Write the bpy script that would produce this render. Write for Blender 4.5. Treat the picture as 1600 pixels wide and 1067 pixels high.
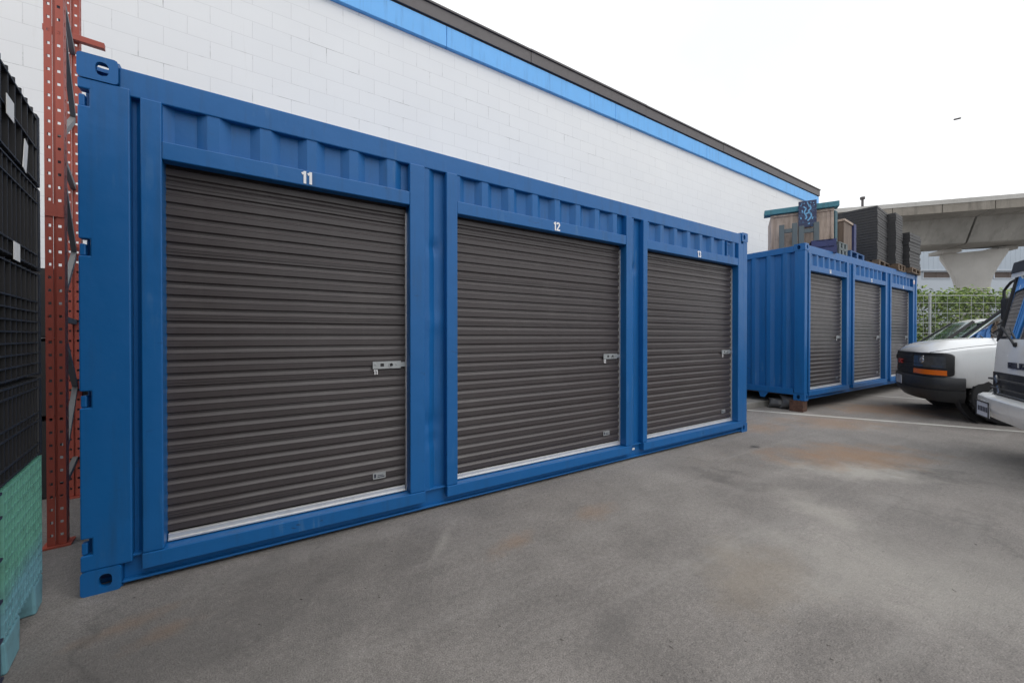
import bpy, bmesh, math, random
from mathutils import Vector, Matrix, noise as mnoise

for o in list(bpy.data.objects):
    bpy.data.objects.remove(o)
SC = bpy.context.scene
COL = SC.collection
R = math.radians
random.seed(11)

# ------------------------------------------------------------------ camera
cam_d = bpy.data.cameras.new('camera')
cam = bpy.data.objects.new('camera', cam_d); COL.objects.link(cam)
CAM = Vector((0.7735, -2.6408, 1.247))
cam.location = CAM
cam.rotation_euler = (R(90 - 0.35), 0, R(57.86 - 90))
cam_d.sensor_width = 36.0
cam_d.lens = 13.5
cam_d.shift_y = -0.0024
cam_d.clip_start = 0.05
cam_d.clip_end = 2000
SC.camera = cam

# ------------------------------------------------------------------ world, sun, exposure
SUN_EL, SUN_AZ = R(58), R(150)          # azimuth: from +Y clockwise
w = bpy.data.worlds.new('World'); SC.world = w; w.use_nodes = True
nt = w.node_tree; nt.nodes.clear()
out = nt.nodes.new('ShaderNodeOutputWorld'); bg = nt.nodes.new('ShaderNodeBackground')
sky = nt.nodes.new('ShaderNodeTexSky'); sky.sky_type = 'NISHITA'; sky.sun_disc = False
sky.sun_elevation = SUN_EL; sky.sun_rotation = SUN_AZ
sky.air_density = 1.0; sky.dust_density = 7.0; sky.ozone_density = 1.0
hs = nt.nodes.new('ShaderNodeHueSaturation'); hs.inputs['Saturation'].default_value = 0.10
nt.links.new(sky.outputs[0], hs.inputs['Color'])
# overcast: an even white cloud deck lets only a little of the blue sky through
cl = nt.nodes.new('ShaderNodeMix'); cl.data_type = 'RGBA'; cl.inputs[0].default_value = 0.85
nt.links.new(hs.outputs[0], cl.inputs[6]); 
tc = nt.nodes.new('ShaderNodeTexCoord'); cn = nt.nodes.new('ShaderNodeTexNoise'); cn.inputs['Scale'].default_value = 1.6; cn.inputs['Detail'].default_value = 5
nt.links.new(tc.outputs['Generated'], cn.inputs['Vector'])
cr = nt.nodes.new('ShaderNodeValToRGB'); cr.color_ramp.elements[0].position = 0.3; cr.color_ramp.elements[1].position = 0.7
cr.color_ramp.elements[0].color = (0.74, 0.77, 0.80, 1); cr.color_ramp.elements[1].color = (1.0, 1.0, 1.0, 1)
nt.links.new(cn.outputs['Fac'], cr.inputs[0])
cm = nt.nodes.new('ShaderNodeMix'); cm.data_type = 'RGBA'; cm.blend_type = 'MULTIPLY'; cm.inputs[0].default_value = 1.0
nt.links.new(cr.outputs[0], cm.inputs[6]); cm.inputs[7].default_value = (9.2, 9.25, 9.3, 1)
nt.links.new(cm.outputs[2], cl.inputs[7])
nt.links.new(cl.outputs[2], bg.inputs['Color'])
bg.inputs['Strength'].default_value = 0.13
nt.links.new(bg.outputs[0], out.inputs['Surface'])
sd = bpy.data.lights.new('sun', 'SUN'); so = bpy.data.objects.new('sun', sd); COL.objects.link(so)
sd.energy = 0.6; sd.angle = R(45); sd.color = (1.0, 0.97, 0.93)
dirv = Vector((math.sin(SUN_AZ) * math.cos(SUN_EL), math.cos(SUN_AZ) * math.cos(SUN_EL), math.sin(SUN_EL)))
so.rotation_euler = (-dirv).to_track_quat('-Z', 'Y').to_euler()
SC.view_settings.view_transform = 'Standard'; SC.view_settings.look = 'None'
SC.view_settings.exposure = 0.27; SC.view_settings.gamma = 1.0
SC.view_settings.use_curve_mapping = False
SC.render.engine = 'CYCLES'

# ------------------------------------------------------------------ node helpers
def new_mat(name):
    m = bpy.data.materials.new(name); m.use_nodes = True
    n = m.node_tree; b = n.nodes['Principled BSDF']
    return m, n, b
def N(n, t, **kw):
    x = n.nodes.new(t)
    for k, v in kw.items():
        if k in x.inputs.keys() if hasattr(x.inputs, 'keys') else False: x.inputs[k].default_value = v
        else: setattr(x, k, v)
    return x
def L(n, a, b): n.links.new(a, b)
def objco(n):
    return N(n, 'ShaderNodeTexCoord').outputs['Object']
def noise(n, vec, scale, detail=4, rough=0.55, dist=0.0):
    t = N(n, 'ShaderNodeTexNoise'); t.inputs['Scale'].default_value = scale
    t.inputs['Detail'].default_value = detail; t.inputs['Roughness'].default_value = rough
    t.inputs['Distortion'].default_value = dist
    if vec: L(n, vec, t.inputs['Vector'])
    return t.outputs['Fac']
def ramp(n, fac, stops):
    r = N(n, 'ShaderNodeValToRGB'); e = r.color_ramp.elements
    while len(e) < len(stops): e.new(0.5)
    for i, (p, c) in enumerate(stops):
        e[i].position = p
        e[i].color = c if isinstance(c, tuple) and len(c) == 4 else ((c, c, c, 1) if not isinstance(c, tuple) else (*c, 1))
    L(n, fac, r.inputs[0]); return r.outputs[0]
def mix(n, fac, a, b, mode='MIX'):
    m = N(n, 'ShaderNodeMix'); m.data_type = 'RGBA'; m.blend_type = mode
    if isinstance(fac, (int, float)): m.inputs[0].default_value = fac
    else: L(n, fac, m.inputs[0])
    for i, v in ((6, a), (7, b)):
        if isinstance(v, tuple): m.inputs[i].default_value = (*v[:3], 1)
        else: L(n, v, m.inputs[i])
    return m.outputs[2]
def math_(n, op, a, b=None, c=None):
    m = N(n, 'ShaderNodeMath'); m.operation = op
    for i, v in enumerate((a, b, c)):
        if v is None: continue
        if isinstance(v, (int, float)): m.inputs[i].default_value = v
        else: L(n, v, m.inputs[i])
    return m.outputs[0]
def scalev(n, vec, s):
    m = N(n, 'ShaderNodeMapping'); m.inputs['Scale'].default_value = s
    L(n, vec, m.inputs['Vector']); return m.outputs[0]
def bump(n, b, h, strength, dist=0.01):
    k = N(n, 'ShaderNodeBump'); k.inputs['Strength'].default_value = strength
    k.inputs['Distance'].default_value = dist
    L(n, h, k.inputs['Height']); L(n, k.outputs[0], b.inputs['Normal'])

def paint(name, col, rough=0.4, var=0.18, dirt=(0.12, 0.10, 0.08), dirt_amt=0.25, scale=3.0, metal=0.0, bmp=0.08, streak=True):
    m, n, b = new_mat(name); co = objco(n)
    f1 = noise(n, co, scale, 6, 0.6)
    lo = tuple(max(0, c * (1 - var)) for c in col); hi = tuple(min(1, c * (1 + var)) for c in col)
    c1 = mix(n, f1, lo, hi)
    sv = scalev(n, co, (9, 9, 0.7)) if streak else co
    f2 = noise(n, sv, 1.6, 7, 0.65)
    msk = ramp(n, f2, [(0.52, 0.0), (0.78, 1.0)])
    msk2 = math_(n, 'MULTIPLY', msk, dirt_amt)
    c2 = mix(n, msk2, c1, dirt)
    L(n, c2, b.inputs['Base Color'])
    rr = N(n, 'ShaderNodeMapRange'); rr.inputs['To Min'].default_value = rough - 0.09; rr.inputs['To Max'].default_value = rough + 0.14
    L(n, noise(n, co, scale * 4, 5, 0.6), rr.inputs['Value']); L(n, rr.outputs[0], b.inputs['Roughness'])
    b.inputs['Metallic'].default_value = metal
    if bmp: bump(n, b, noise(n, co, 5.0, 5, 0.5), bmp, 0.03)
    return m

M = {}
M['blue'] = paint('blue_paint', (0.007, 0.112, 0.335), 0.40, 0.10, (0.02, 0.06, 0.12), 0.45, 2.0, bmp=0.16)
M['blue'].node_tree.nodes['Principled BSDF'].inputs['Specular IOR Level'].default_value = 0.38
M['door'] = paint('door_paint', (0.060, 0.051, 0.053), 0.34, 0.12, (0.085, 0.08, 0.078), 0.3, 2.0, bmp=0.03)
def scuff(m, col, amt, sc, lo=.64, hi=.70, scale=30):
    n = m.node_tree; b = n.nodes['Principled BSDF']; lk = b.inputs['Base Color'].links[0]; src = lk.from_socket
    co = objco(n); f = ramp(n, noise(n, scalev(n, co, sc), scale, 3, .5, .4), [(lo, 0.0), (hi, 1.0)])
    g = ramp(n, noise(n, co, 1.7, 4, .6), [(0.48, 0.0), (0.66, 1.0)])
    L(n, mix(n, math_(n, 'MULTIPLY', math_(n, 'MULTIPLY', f, g), amt), src, col), b.inputs['Base Color'])
scuff(M['blue'], (0.06, 0.17, 0.36), 0.55, (1, 1, .12), .62, .68, 22)
scuff(M['blue'], (0.02, 0.025, 0.03), 0.5, (.5, 1, 1), .68, .72, 26)
scuff(M['door'], (0.16, 0.15, 0.14), 0.30, (.25, 1, 1), .5, .8, 8)
M['silver'] = paint('aluminium', (0.72, 0.72, 0.72), 0.32, 0.08, (0.3, 0.3, 0.3), 0.3, 6.0, metal=0.55, bmp=0.0)
M['galv'] = paint('galvanised_steel', (0.40, 0.42, 0.43), 0.42, 0.15, (0.2, 0.2, 0.2), 0.4, 6.0, metal=0.5, bmp=0.0)
M['black'] = paint('black_plastic', (0.016, 0.016, 0.018), 0.5, 0.2, (0.05, 0.048, 0.045), 0.4, 5.0, bmp=0.05)
M['grayplastic'] = paint('grey_black_plastic', (0.045, 0.045, 0.048), 0.6, 0.25, (0.09, 0.085, 0.08), 0.5, 4.0, bmp=0.05)
M['trayblack'] = paint('dark_grey_tray', (0.030, 0.030, 0.033), 0.55, 0.3, (0.075, 0.07, 0.068), 0.5, 4.0, bmp=0.05)
M['bumperplastic'] = paint('bumper_plastic', (0.030, 0.031, 0.034), 0.42, 0.2, (0.075, 0.072, 0.07), 0.35, 3.0, bmp=0.05)
M['lensgrey'] = paint('lamp_reflector', (0.16, 0.165, 0.17), 0.15, 0.2, (0.05, 0.05, 0.05), 0.3, 20, metal=0.6, bmp=0)
M['rubber'] = paint('tyre_rubber', (0.03, 0.03, 0.031), 0.75, 0.2, (0.06, 0.055, 0.05), 0.35, 6.0, bmp=0.1)
M['orange'] = paint('orange_rack_paint', (0.36, 0.070, 0.045), 0.5, 0.18, (0.12, 0.04, 0.03), 0.5, 5.0)
M['white_text'] = paint('white_vinyl', (0.82, 0.82, 0.84), 0.5, 0.03, (0.5, 0.5, 0.5), 0.2, bmp=0)
M['carwhite'] = paint('white_car_paint', (0.86, 0.865, 0.865), 0.2, 0.02, (0.45, 0.42, 0.37), 0.16, 2.0, bmp=0.0)
M['carwhite'].node_tree.nodes['Principled BSDF'].inputs['Coat Weight'].default_value = 0.5
M['amber'] = paint('amber_lens', (0.75, 0.16, 0.015), 0.18, 0.15, (0.4, 0.1, 0.02), 0.1, 30, bmp=0)
M['lens'] = paint('headlamp_lens', (0.075, 0.078, 0.082), 0.08, 0.4, (0.1, 0.1, 0.1), 0.2, 20, bmp=0)
M['red'] = paint('red_badge', (0.45, 0.03, 0.03), 0.3, 0.1, bmp=0)
M['chrome'] = paint('chrome', (0.7, 0.7, 0.7), 0.12, 0.05, (0.4, 0.4, 0.4), 0.1, 5, metal=0.9, bmp=0)
M['navy'] = paint('navy_plastic', (0.02, 0.02, 0.05), 0.5, 0.2, (0.07, 0.06, 0.06), 0.3)
M['bag'] = paint('black_bag', (0.085, 0.085, 0.088), 0.36, 0.2, (0.1, 0.1, 0.1), 0.3, 10, bmp=0.5, streak=False)
M['paper'] = paint('paper_label', (0.75, 0.75, 0.74), 0.6, 0.04, (0.4, 0.38, 0.36), 0.35, 20, bmp=0)
M['teal'] = paint('teal_paint', (0.05, 0.19, 0.24), 0.6, 0.3, (0.03, 0.04, 0.035), 0.9, 9)
M['tealdark'] = paint('dark_teal_paint', (0.022, 0.085, 0.115), 0.6, 0.25, (0.03, 0.04, 0.04), 0.5, 6)
M['indigo'] = paint('indigo_paint', (0.03, 0.04, 0.13), 0.6, 0.2, (0.03, 0.03, 0.05), 0.5, 6)
M['palletblue'] = paint('pallet_blue_paint', (0.02, 0.09, 0.24), 0.6, 0.2, (0.05, 0.05, 0.06), 0.5, 6)
M['greyframe'] = paint('grey_green_paint', (0.10, 0.125, 0.135), 0.6, 0.2, (0.05, 0.05, 0.05), 0.5, 6)
M['fascia_blue'] = paint('sky_blue_paint', (0.13, 0.43, 0.86), 0.5, 0.08, (0.06, 0.18, 0.40), 0.5, 3.0)
M['flashing'] = paint('dark_flashing', (0.085, 0.075, 0.078), 0.5, 0.15, (0.05, 0.045, 0.04), 0.5, 3.0)
M['interior'] = paint('dark_interior', (0.05, 0.05, 0.053), 0.8, 0.2, bmp=0)
M['bldg'] = paint('pale_blue_cladding', (0.46, 0.51, 0.57), 0.6, 0.05, (0.4, 0.42, 0.44), 0.3, 0.5, bmp=0)
M['bldg2'] = paint('pale_blue_cladding_upper', (0.40, 0.46, 0.53), 0.6, 0.05, (0.35, 0.38, 0.42), 0.3, 0.5, bmp=0)
M['louver'] = paint('brown_louver', (0.14, 0.11, 0.10), 0.6, 0.2, bmp=0)
M['darkwire'] = paint('dull_wire', (0.16, 0.165, 0.165), 0.6, 0.1, bmp=0)
M['linepaint'] = paint('worn_white_line', (0.55, 0.54, 0.50), 0.7, 0.15, (0.16, 0.15, 0.14), 0.9, 4.0, streak=False, bmp=0.2)
M['plate'] = paint('number_plate', (0.55, 0.57, 0.64), 0.4, 0.05, bmp=0)
M['darkmark'] = paint('dark_mark', (0.03, 0.035, 0.06), 0.5, 0.05, bmp=0)
M['stemwood'] = paint('shrub_stem', (0.08, 0.06, 0.04), 0.8, 0.2)

def mat_wood(name, a, b_, rough=0.75, axis='Z', stain=(0.06, 0.045, 0.035), amt=0.6):
    m, n, b = new_mat(name); co = objco(n)
    s = {'Z': (14, 14, 1.0), 'X': (1.0, 14, 14), 'Y': (14, 1.0, 14)}[axis]
    g = noise(n, scalev(n, co, s), 2.0, 8, 0.65, 0.6)
    c = ramp(n, g, [(0.3, a), (0.7, b_)])
    k = noise(n, co, 4.5, 6, 0.7)
    c = mix(n, math_(n, 'MULTIPLY', ramp(n, k, [(0.5, 0.0), (0.72, 1.0)]), amt), c, stain)
    L(n, c, b.inputs['Base Color']); b.inputs['Roughness'].default_value = rough
    bump(n, b, g, 0.25, 0.01)
    return m
M['ply'] = mat_wood('weathered_plywood', (0.30, 0.23, 0.19), (0.56, 0.45, 0.38))
M['ply2'] = mat_wood('dark_plywood', (0.085, 0.06, 0.05), (0.2, 0.15, 0.12))
M['timber'] = mat_wood('pallet_timber', (0.07, 0.048, 0.033), (0.19, 0.13, 0.085), axis='X')
M['block'] = mat_wood('rusty_brown_timber', (0.05, 0.025, 0.018), (0.15, 0.07, 0.045), axis='X')

def mat_concrete(name, lo, hi, sc=0.6, stain=0.4):
    m, n, b = new_mat(name); co = objco(n)
    c = ramp(n, noise(n, co, sc, 7, 0.62), [(0.3, lo), (0.7, hi)])
    st = noise(n, scalev(n, co, (2.2, 2.2, 0.25)), 1.0, 7, 0.7)
    c = mix(n, math_(n, 'MULTIPLY', ramp(n, st, [(0.5, 0.0), (0.75, 1.0)]), stain), c, tuple(v * 0.45 for v in lo))
    c = mix(n, 0.12, c, noise(n, co, 60, 3), 'OVERLAY')
    L(n, c, b.inputs['Base Color']); b.inputs['Roughness'].default_value = 0.85
    bump(n, b, noise(n, co, 20, 6, 0.65), 0.2, 0.02)
    return m
M['conc'] = mat_concrete('viaduct_concrete', (0.22, 0.215, 0.20), (0.34, 0.33, 0.31), 0.5, 0.5)
M['conc_light'] = mat_concrete('pale_concrete', (0.42, 0.41, 0.39), (0.55, 0.54, 0.52), 0.5, 0.25)
M['conc_brown'] = mat_concrete('stained_concrete', (0.20, 0.18, 0.155), (0.32, 0.295, 0.26), 0.7, 0.8)
M['pad'] = mat_concrete('pad_concrete', (0.20, 0.19, 0.175), (0.34, 0.325, 0.30), 2.0, 0.4)

# painted block wall
def mat_block():
    m, n, b = new_mat('white_painted_block'); co = objco(n)
    sp = N(n, 'ShaderNodeSeparateXYZ'); L(n, co, sp.inputs[0])
    wob = noise(n, co, 3.0, 3)
    zz = math_(n, 'ADD', sp.outputs[2], math_(n, 'MULTIPLY', math_(n, 'SUBTRACT', wob, 0.5), 0.006))
    xx = math_(n, 'ADD', sp.outputs[0], math_(n, 'MULTIPLY', math_(n, 'SUBTRACT', wob, 0.5), 0.008))
    cb = N(n, 'ShaderNodeCombineXYZ'); L(n, xx, cb.inputs[0]); L(n, zz, cb.inputs[1])
    br = N(n, 'ShaderNodeTexBrick')
    br.inputs['Scale'].default_value = 1.0; br.inputs['Brick Width'].default_value = 0.4; br.inputs['Row Height'].default_value = 0.2
    br.inputs['Mortar Size'].default_value = 0.004; br.inputs['Mortar Smooth'].default_value = 0.25; br.offset = 0.5
    br.inputs['Color1'].default_value = (0.785, 0.795, 0.805, 1); br.inputs['Color2'].default_value = (0.80, 0.808, 0.815, 1)
    br.inputs['Mortar'].default_value = (0.695, 0.70, 0.71, 1)
    L(n, cb.outputs[0], br.inputs['Vector'])
    crack = ramp(n, noise(n, scalev(n, co, (0.9, 1, 2.2)), 1.7, 6, 0.65), [(0.54, 0.0), (0.72, 1.0)])
    fac = math_(n, 'MULTIPLY', br.outputs['Fac'], math_(n, 'MULTIPLY', crack, 0.75))
    c = mix(n, fac, br.outputs['Color'], (0.10, 0.085, 0.08))
    blotch = ramp(n, noise(n, co, 0.7, 6, 0.6), [(0.3, (0.95, 0.95, 0.955)), (0.7, (1.0, 1.0, 1.0))])
    c = mix(n, 1.0, c, blotch, 'MULTIPLY')
    # thin drip stains running down the paint
    dr = ramp(n, noise(n, scalev(n, co, (5.0, 1, 0.35)), 2.2, 7, 0.7), [(0.60, 0.0), (0.80, 1.0)])
    c = mix(n, math_(n, 'MULTIPLY', dr, 0.22), c, (0.42, 0.39, 0.35))
    L(n, c, b.inputs['Base Color']); b.inputs['Roughness'].default_value = 0.7
    h = math_(n, 'ADD', math_(n, 'MULTIPLY', br.outputs['Fac'], -1.0), math_(n, 'MULTIPLY', noise(n, co, 55, 5, 0.6), 0.25))
    bump(n, b, h, 0.28, 0.004)
    return m
M['wall'] = mat_block()

# asphalt
def mat_asphalt():
    m, n, b = new_mat('worn_asphalt'); co = objco(n)
    big = noise(n, co, 0.42, 8, 0.62, 0.5)
    c = ramp(n, big, [(0.25, (0.185, 0.168, 0.155)), (0.52, (0.225, 0.206, 0.191)), (0.78, (0.275, 0.255, 0.236))])
    mid = noise(n, co, 2.3, 8, 0.66)
    c = mix(n, 0.6, c, ramp(n, mid, [(0.28, 0.33), (0.72, 0.67)]), 'OVERLAY')
    # aggregate
    fine = noise(n, co, 170, 3, 0.6)
    c = mix(n, 0.58, c, ramp(n, fine, [(0.25, 0.12), (0.75, 0.88)]), 'OVERLAY')
    c = mix(n, 0.38, c, ramp(n, noise(n, co, 42, 5, 0.65), [(0.28, 0.22), (0.72, 0.78)]), 'OVERLAY')
    vo = N(n, 'ShaderNodeTexVoronoi'); vo.inputs['Scale'].default_value = 95; L(n, co, vo.inputs['Vector'])
    spk = ramp(n, vo.outputs['Distance'], [(0.06, 1.0), (0.16, 0.0)])
    c = mix(n, math_(n, 'MULTIPLY', spk, math_(n, 'MULTIPLY', ramp(n, noise(n, co, 24, 2), [(0.45, 0.0), (0.65, 1.0)]), 0.35)), c, (0.36, 0.34, 0.32))
    # tyre scuffs: stretched noise across the drive lane
    mp = N(n, 'ShaderNodeMapping'); mp.inputs['Rotation'].default_value = (0, 0, R(-18)); mp.inputs['Scale'].default_value = (0.35, 3.2, 1)
    L(n, co, mp.inputs['Vector'])
    sc = noise(n, mp.outputs[0], 1.2, 7, 0.62, 0.8)
    c = mix(n, math_(n, 'MULTIPLY', ramp(n, sc, [(0.52, 0.0), (0.80, 1.0)]), 0.40), c, (0.38, 0.36, 0.335))
    c = mix(n, math_(n, 'MULTIPLY', ramp(n, sc, [(0.24, 1.0), (0.42, 0.0)]), 0.28), c, (0.14, 0.13, 0.123))
    # oil spots
    ov = N(n, 'ShaderNodeTexVoronoi'); ov.inputs['Scale'].default_value = 0.55; L(n, co, ov.inputs['Vector'])
    on = math_(n, 'ADD', ov.outputs['Distance'], math_(n, 'MULTIPLY', math_(n, 'SUBTRACT', noise(n, co, 5, 5), 0.5), 0.5))
    c = mix(n, math_(n, 'MULTIPLY', ramp(n, on, [(0.05, 1.0), (0.2, 0.0)]), 0.5), c, (0.05, 0.047, 0.045))
    # rust and chalk stains with shapes of their own, plus dark patches and painted shade
    def stain(c, x, y, rx, ry, rot, col, amt, sc=3.0):
        mp = N(n, 'ShaderNodeMapping'); mp.vector_type = 'TEXTURE'
        mp.inputs['Location'].default_value = (x, y, 0); mp.inputs['Rotation'].default_value = (0, 0, rot)
        mp.inputs['Scale'].default_value = (rx, ry, 1); L(n, co, mp.inputs['Vector'])
        ln = N(n, 'ShaderNodeVectorMath'); ln.operation = 'LENGTH'; L(n, mp.outputs[0], ln.inputs[0])
        d = math_(n, 'ADD', ln.outputs['Value'], math_(n, 'MULTIPLY', math_(n, 'SUBTRACT', noise(n, co, sc, 7, 0.68), 0.5), 2.2))
        f = ramp(n, d, [(0.15, 1.0), (1.0, 0.0)])
        return mix(n, math_(n, 'MULTIPLY', f, amt), c, col)
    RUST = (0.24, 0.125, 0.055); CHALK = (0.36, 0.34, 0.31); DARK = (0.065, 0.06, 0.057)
    for a in STAINS_AND_SHADE: c = stain(c, *a)
    # thin cracks
    cv = N(n, 'ShaderNodeTexVoronoi'); cv.feature = 'DISTANCE_TO_EDGE'; cv.inputs['Scale'].default_value = 0.33
    wv = N(n, 'ShaderNodeVectorMath'); wv.operation = 'ADD'; L(n, co, wv.inputs[0])
    nn = N(n, 'ShaderNodeTexNoise'); nn.inputs['Scale'].default_value = 1.3; nn.inputs['Detail'].default_value = 6; L(n, co, nn.inputs['Vector'])
    L(n, nn.outputs['Color'], wv.inputs[1]); L(n, wv.outputs[0], cv.inputs['Vector'])
    cf = math_(n, 'MULTIPLY', ramp(n, cv.outputs['Distance'], [(0.0, 1.0), (0.006, 0.0)]), ramp(n, noise(n, co, 0.8, 4), [(0.52, 0.0), (0.64, 0.32)]))
    c = mix(n, cf, c, (0.045, 0.042, 0.04))
    L(n, c, b.inputs['Base Color'])
    rr = N(n, 'ShaderNodeMapRange'); rr.inputs['To Min'].default_value = 0.55; rr.inputs['To Max'].default_value = 0.95
    L(n, mid, rr.inputs['Value']); L(n, rr.outputs[0], b.inputs['Roughness'])
    bump(n, b, math_(n, 'ADD', fine, math_(n, 'MULTIPLY', noise(n, co, 45, 5), 0.8)), 0.7, 0.010)
    return m
RUST = (0.33, 0.19, 0.10); CHALK = (0.50, 0.47, 0.42); DARK = (0.10, 0.094, 0.09)
STAINS_AND_SHADE = []

def mat_leaf():
    m, n, b = new_mat('hedge_leaf'); co = objco(n)
    f = noise(n, co, 9.0, 4, 0.7)
    c = ramp(n, f, [(0.32, (0.045, 0.085, 0.018)), (0.5, (0.13, 0.215, 0.035)), (0.64, (0.36, 0.44, 0.08))])
    L(n, c, b.inputs['Base Color']); b.inputs['Roughness'].default_value = 0.55
    b.inputs['Subsurface Weight'].default_value = 0.0
    return m
M['leaf'] = mat_leaf()

def mat_glass(name, tint, spec=0.35, dens=0.5):
    m = bpy.data.materials.new(name); m.use_nodes = True; n = m.node_tree; n.nodes.clear()
    o = N(n, 'ShaderNodeOutputMaterial'); t = N(n, 'ShaderNodeBsdfTransparent'); t.inputs[0].default_value = (*tint, 1)
    g = N(n, 'ShaderNodeBsdfGlossy'); g.inputs['Roughness'].default_value = 0.03; g.inputs[0].default_value = (0.9, 0.95, 1.0, 1)
    fr = N(n, 'ShaderNodeFresnel'); fr.inputs[0].default_value = 1.5
    mx = N(n, 'ShaderNodeMixShader'); f = math_(n, 'MULTIPLY_ADD', fr.outputs[0], 0.95, 0.05)
    L(n, f, mx.inputs[0]); L(n, t.outputs[0], mx.inputs[1]); L(n, g.outputs[0], mx.inputs[2]); L(n, mx.outputs[0], o.inputs[0])
    return m
M['glass'] = mat_glass('tinted_glass', (0.50, 0.66, 0.62))
M['glassblue'] = mat_glass('truck_glass', (0.70, 0.83, 0.84))

def mat_mint():
    m, n, b = new_mat('mint_plastic'); co = objco(n)
    sp = N(n, 'ShaderNodeSeparateXYZ'); L(n, co, sp.inputs[0])
    z = math_(n, 'ADD', sp.outputs[2], math_(n, 'MULTIPLY', noise(n, co, 6, 3), 0.12))
    c = ramp(n, z, [(0.30, (0.17, 0.37, 0.43)), (0.42, (0.15, 0.39, 0.30))])
    k = noise(n, co, 9, 6, 0.7)
    c = mix(n, math_(n, 'MULTIPLY', ramp(n, k, [(0.5, 0.0), (0.75, 1.0)]), 0.6), c, (0.05, 0.085, 0.08))
    L(n, c, b.inputs['Base Color']); b.inputs['Roughness'].default_value = 0.5
    return m
M['mint'] = mat_mint()

def mat_graffiti():
    m, n, b = new_mat('splattered_panel'); co = objco(n)
    f = noise(n, co, 14, 3, 0.5, 2.0)
    c = ramp(n, f, [(0.55, (0.02, 0.03, 0.085)), (0.60, (0.10, 0.28, 0.5))])
    c = mix(n, 0.75, c, (0.022, 0.03, 0.085))
    L(n, c, b.inputs['Base Color']); b.inputs['Roughness'].default_value = 0.5
    return m
M['graf'] = mat_graffiti()
M['grafpaint'] = paint('light_blue_paint', (0.15, 0.38, 0.62), 0.5, 0.2, bmp=0)

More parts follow.
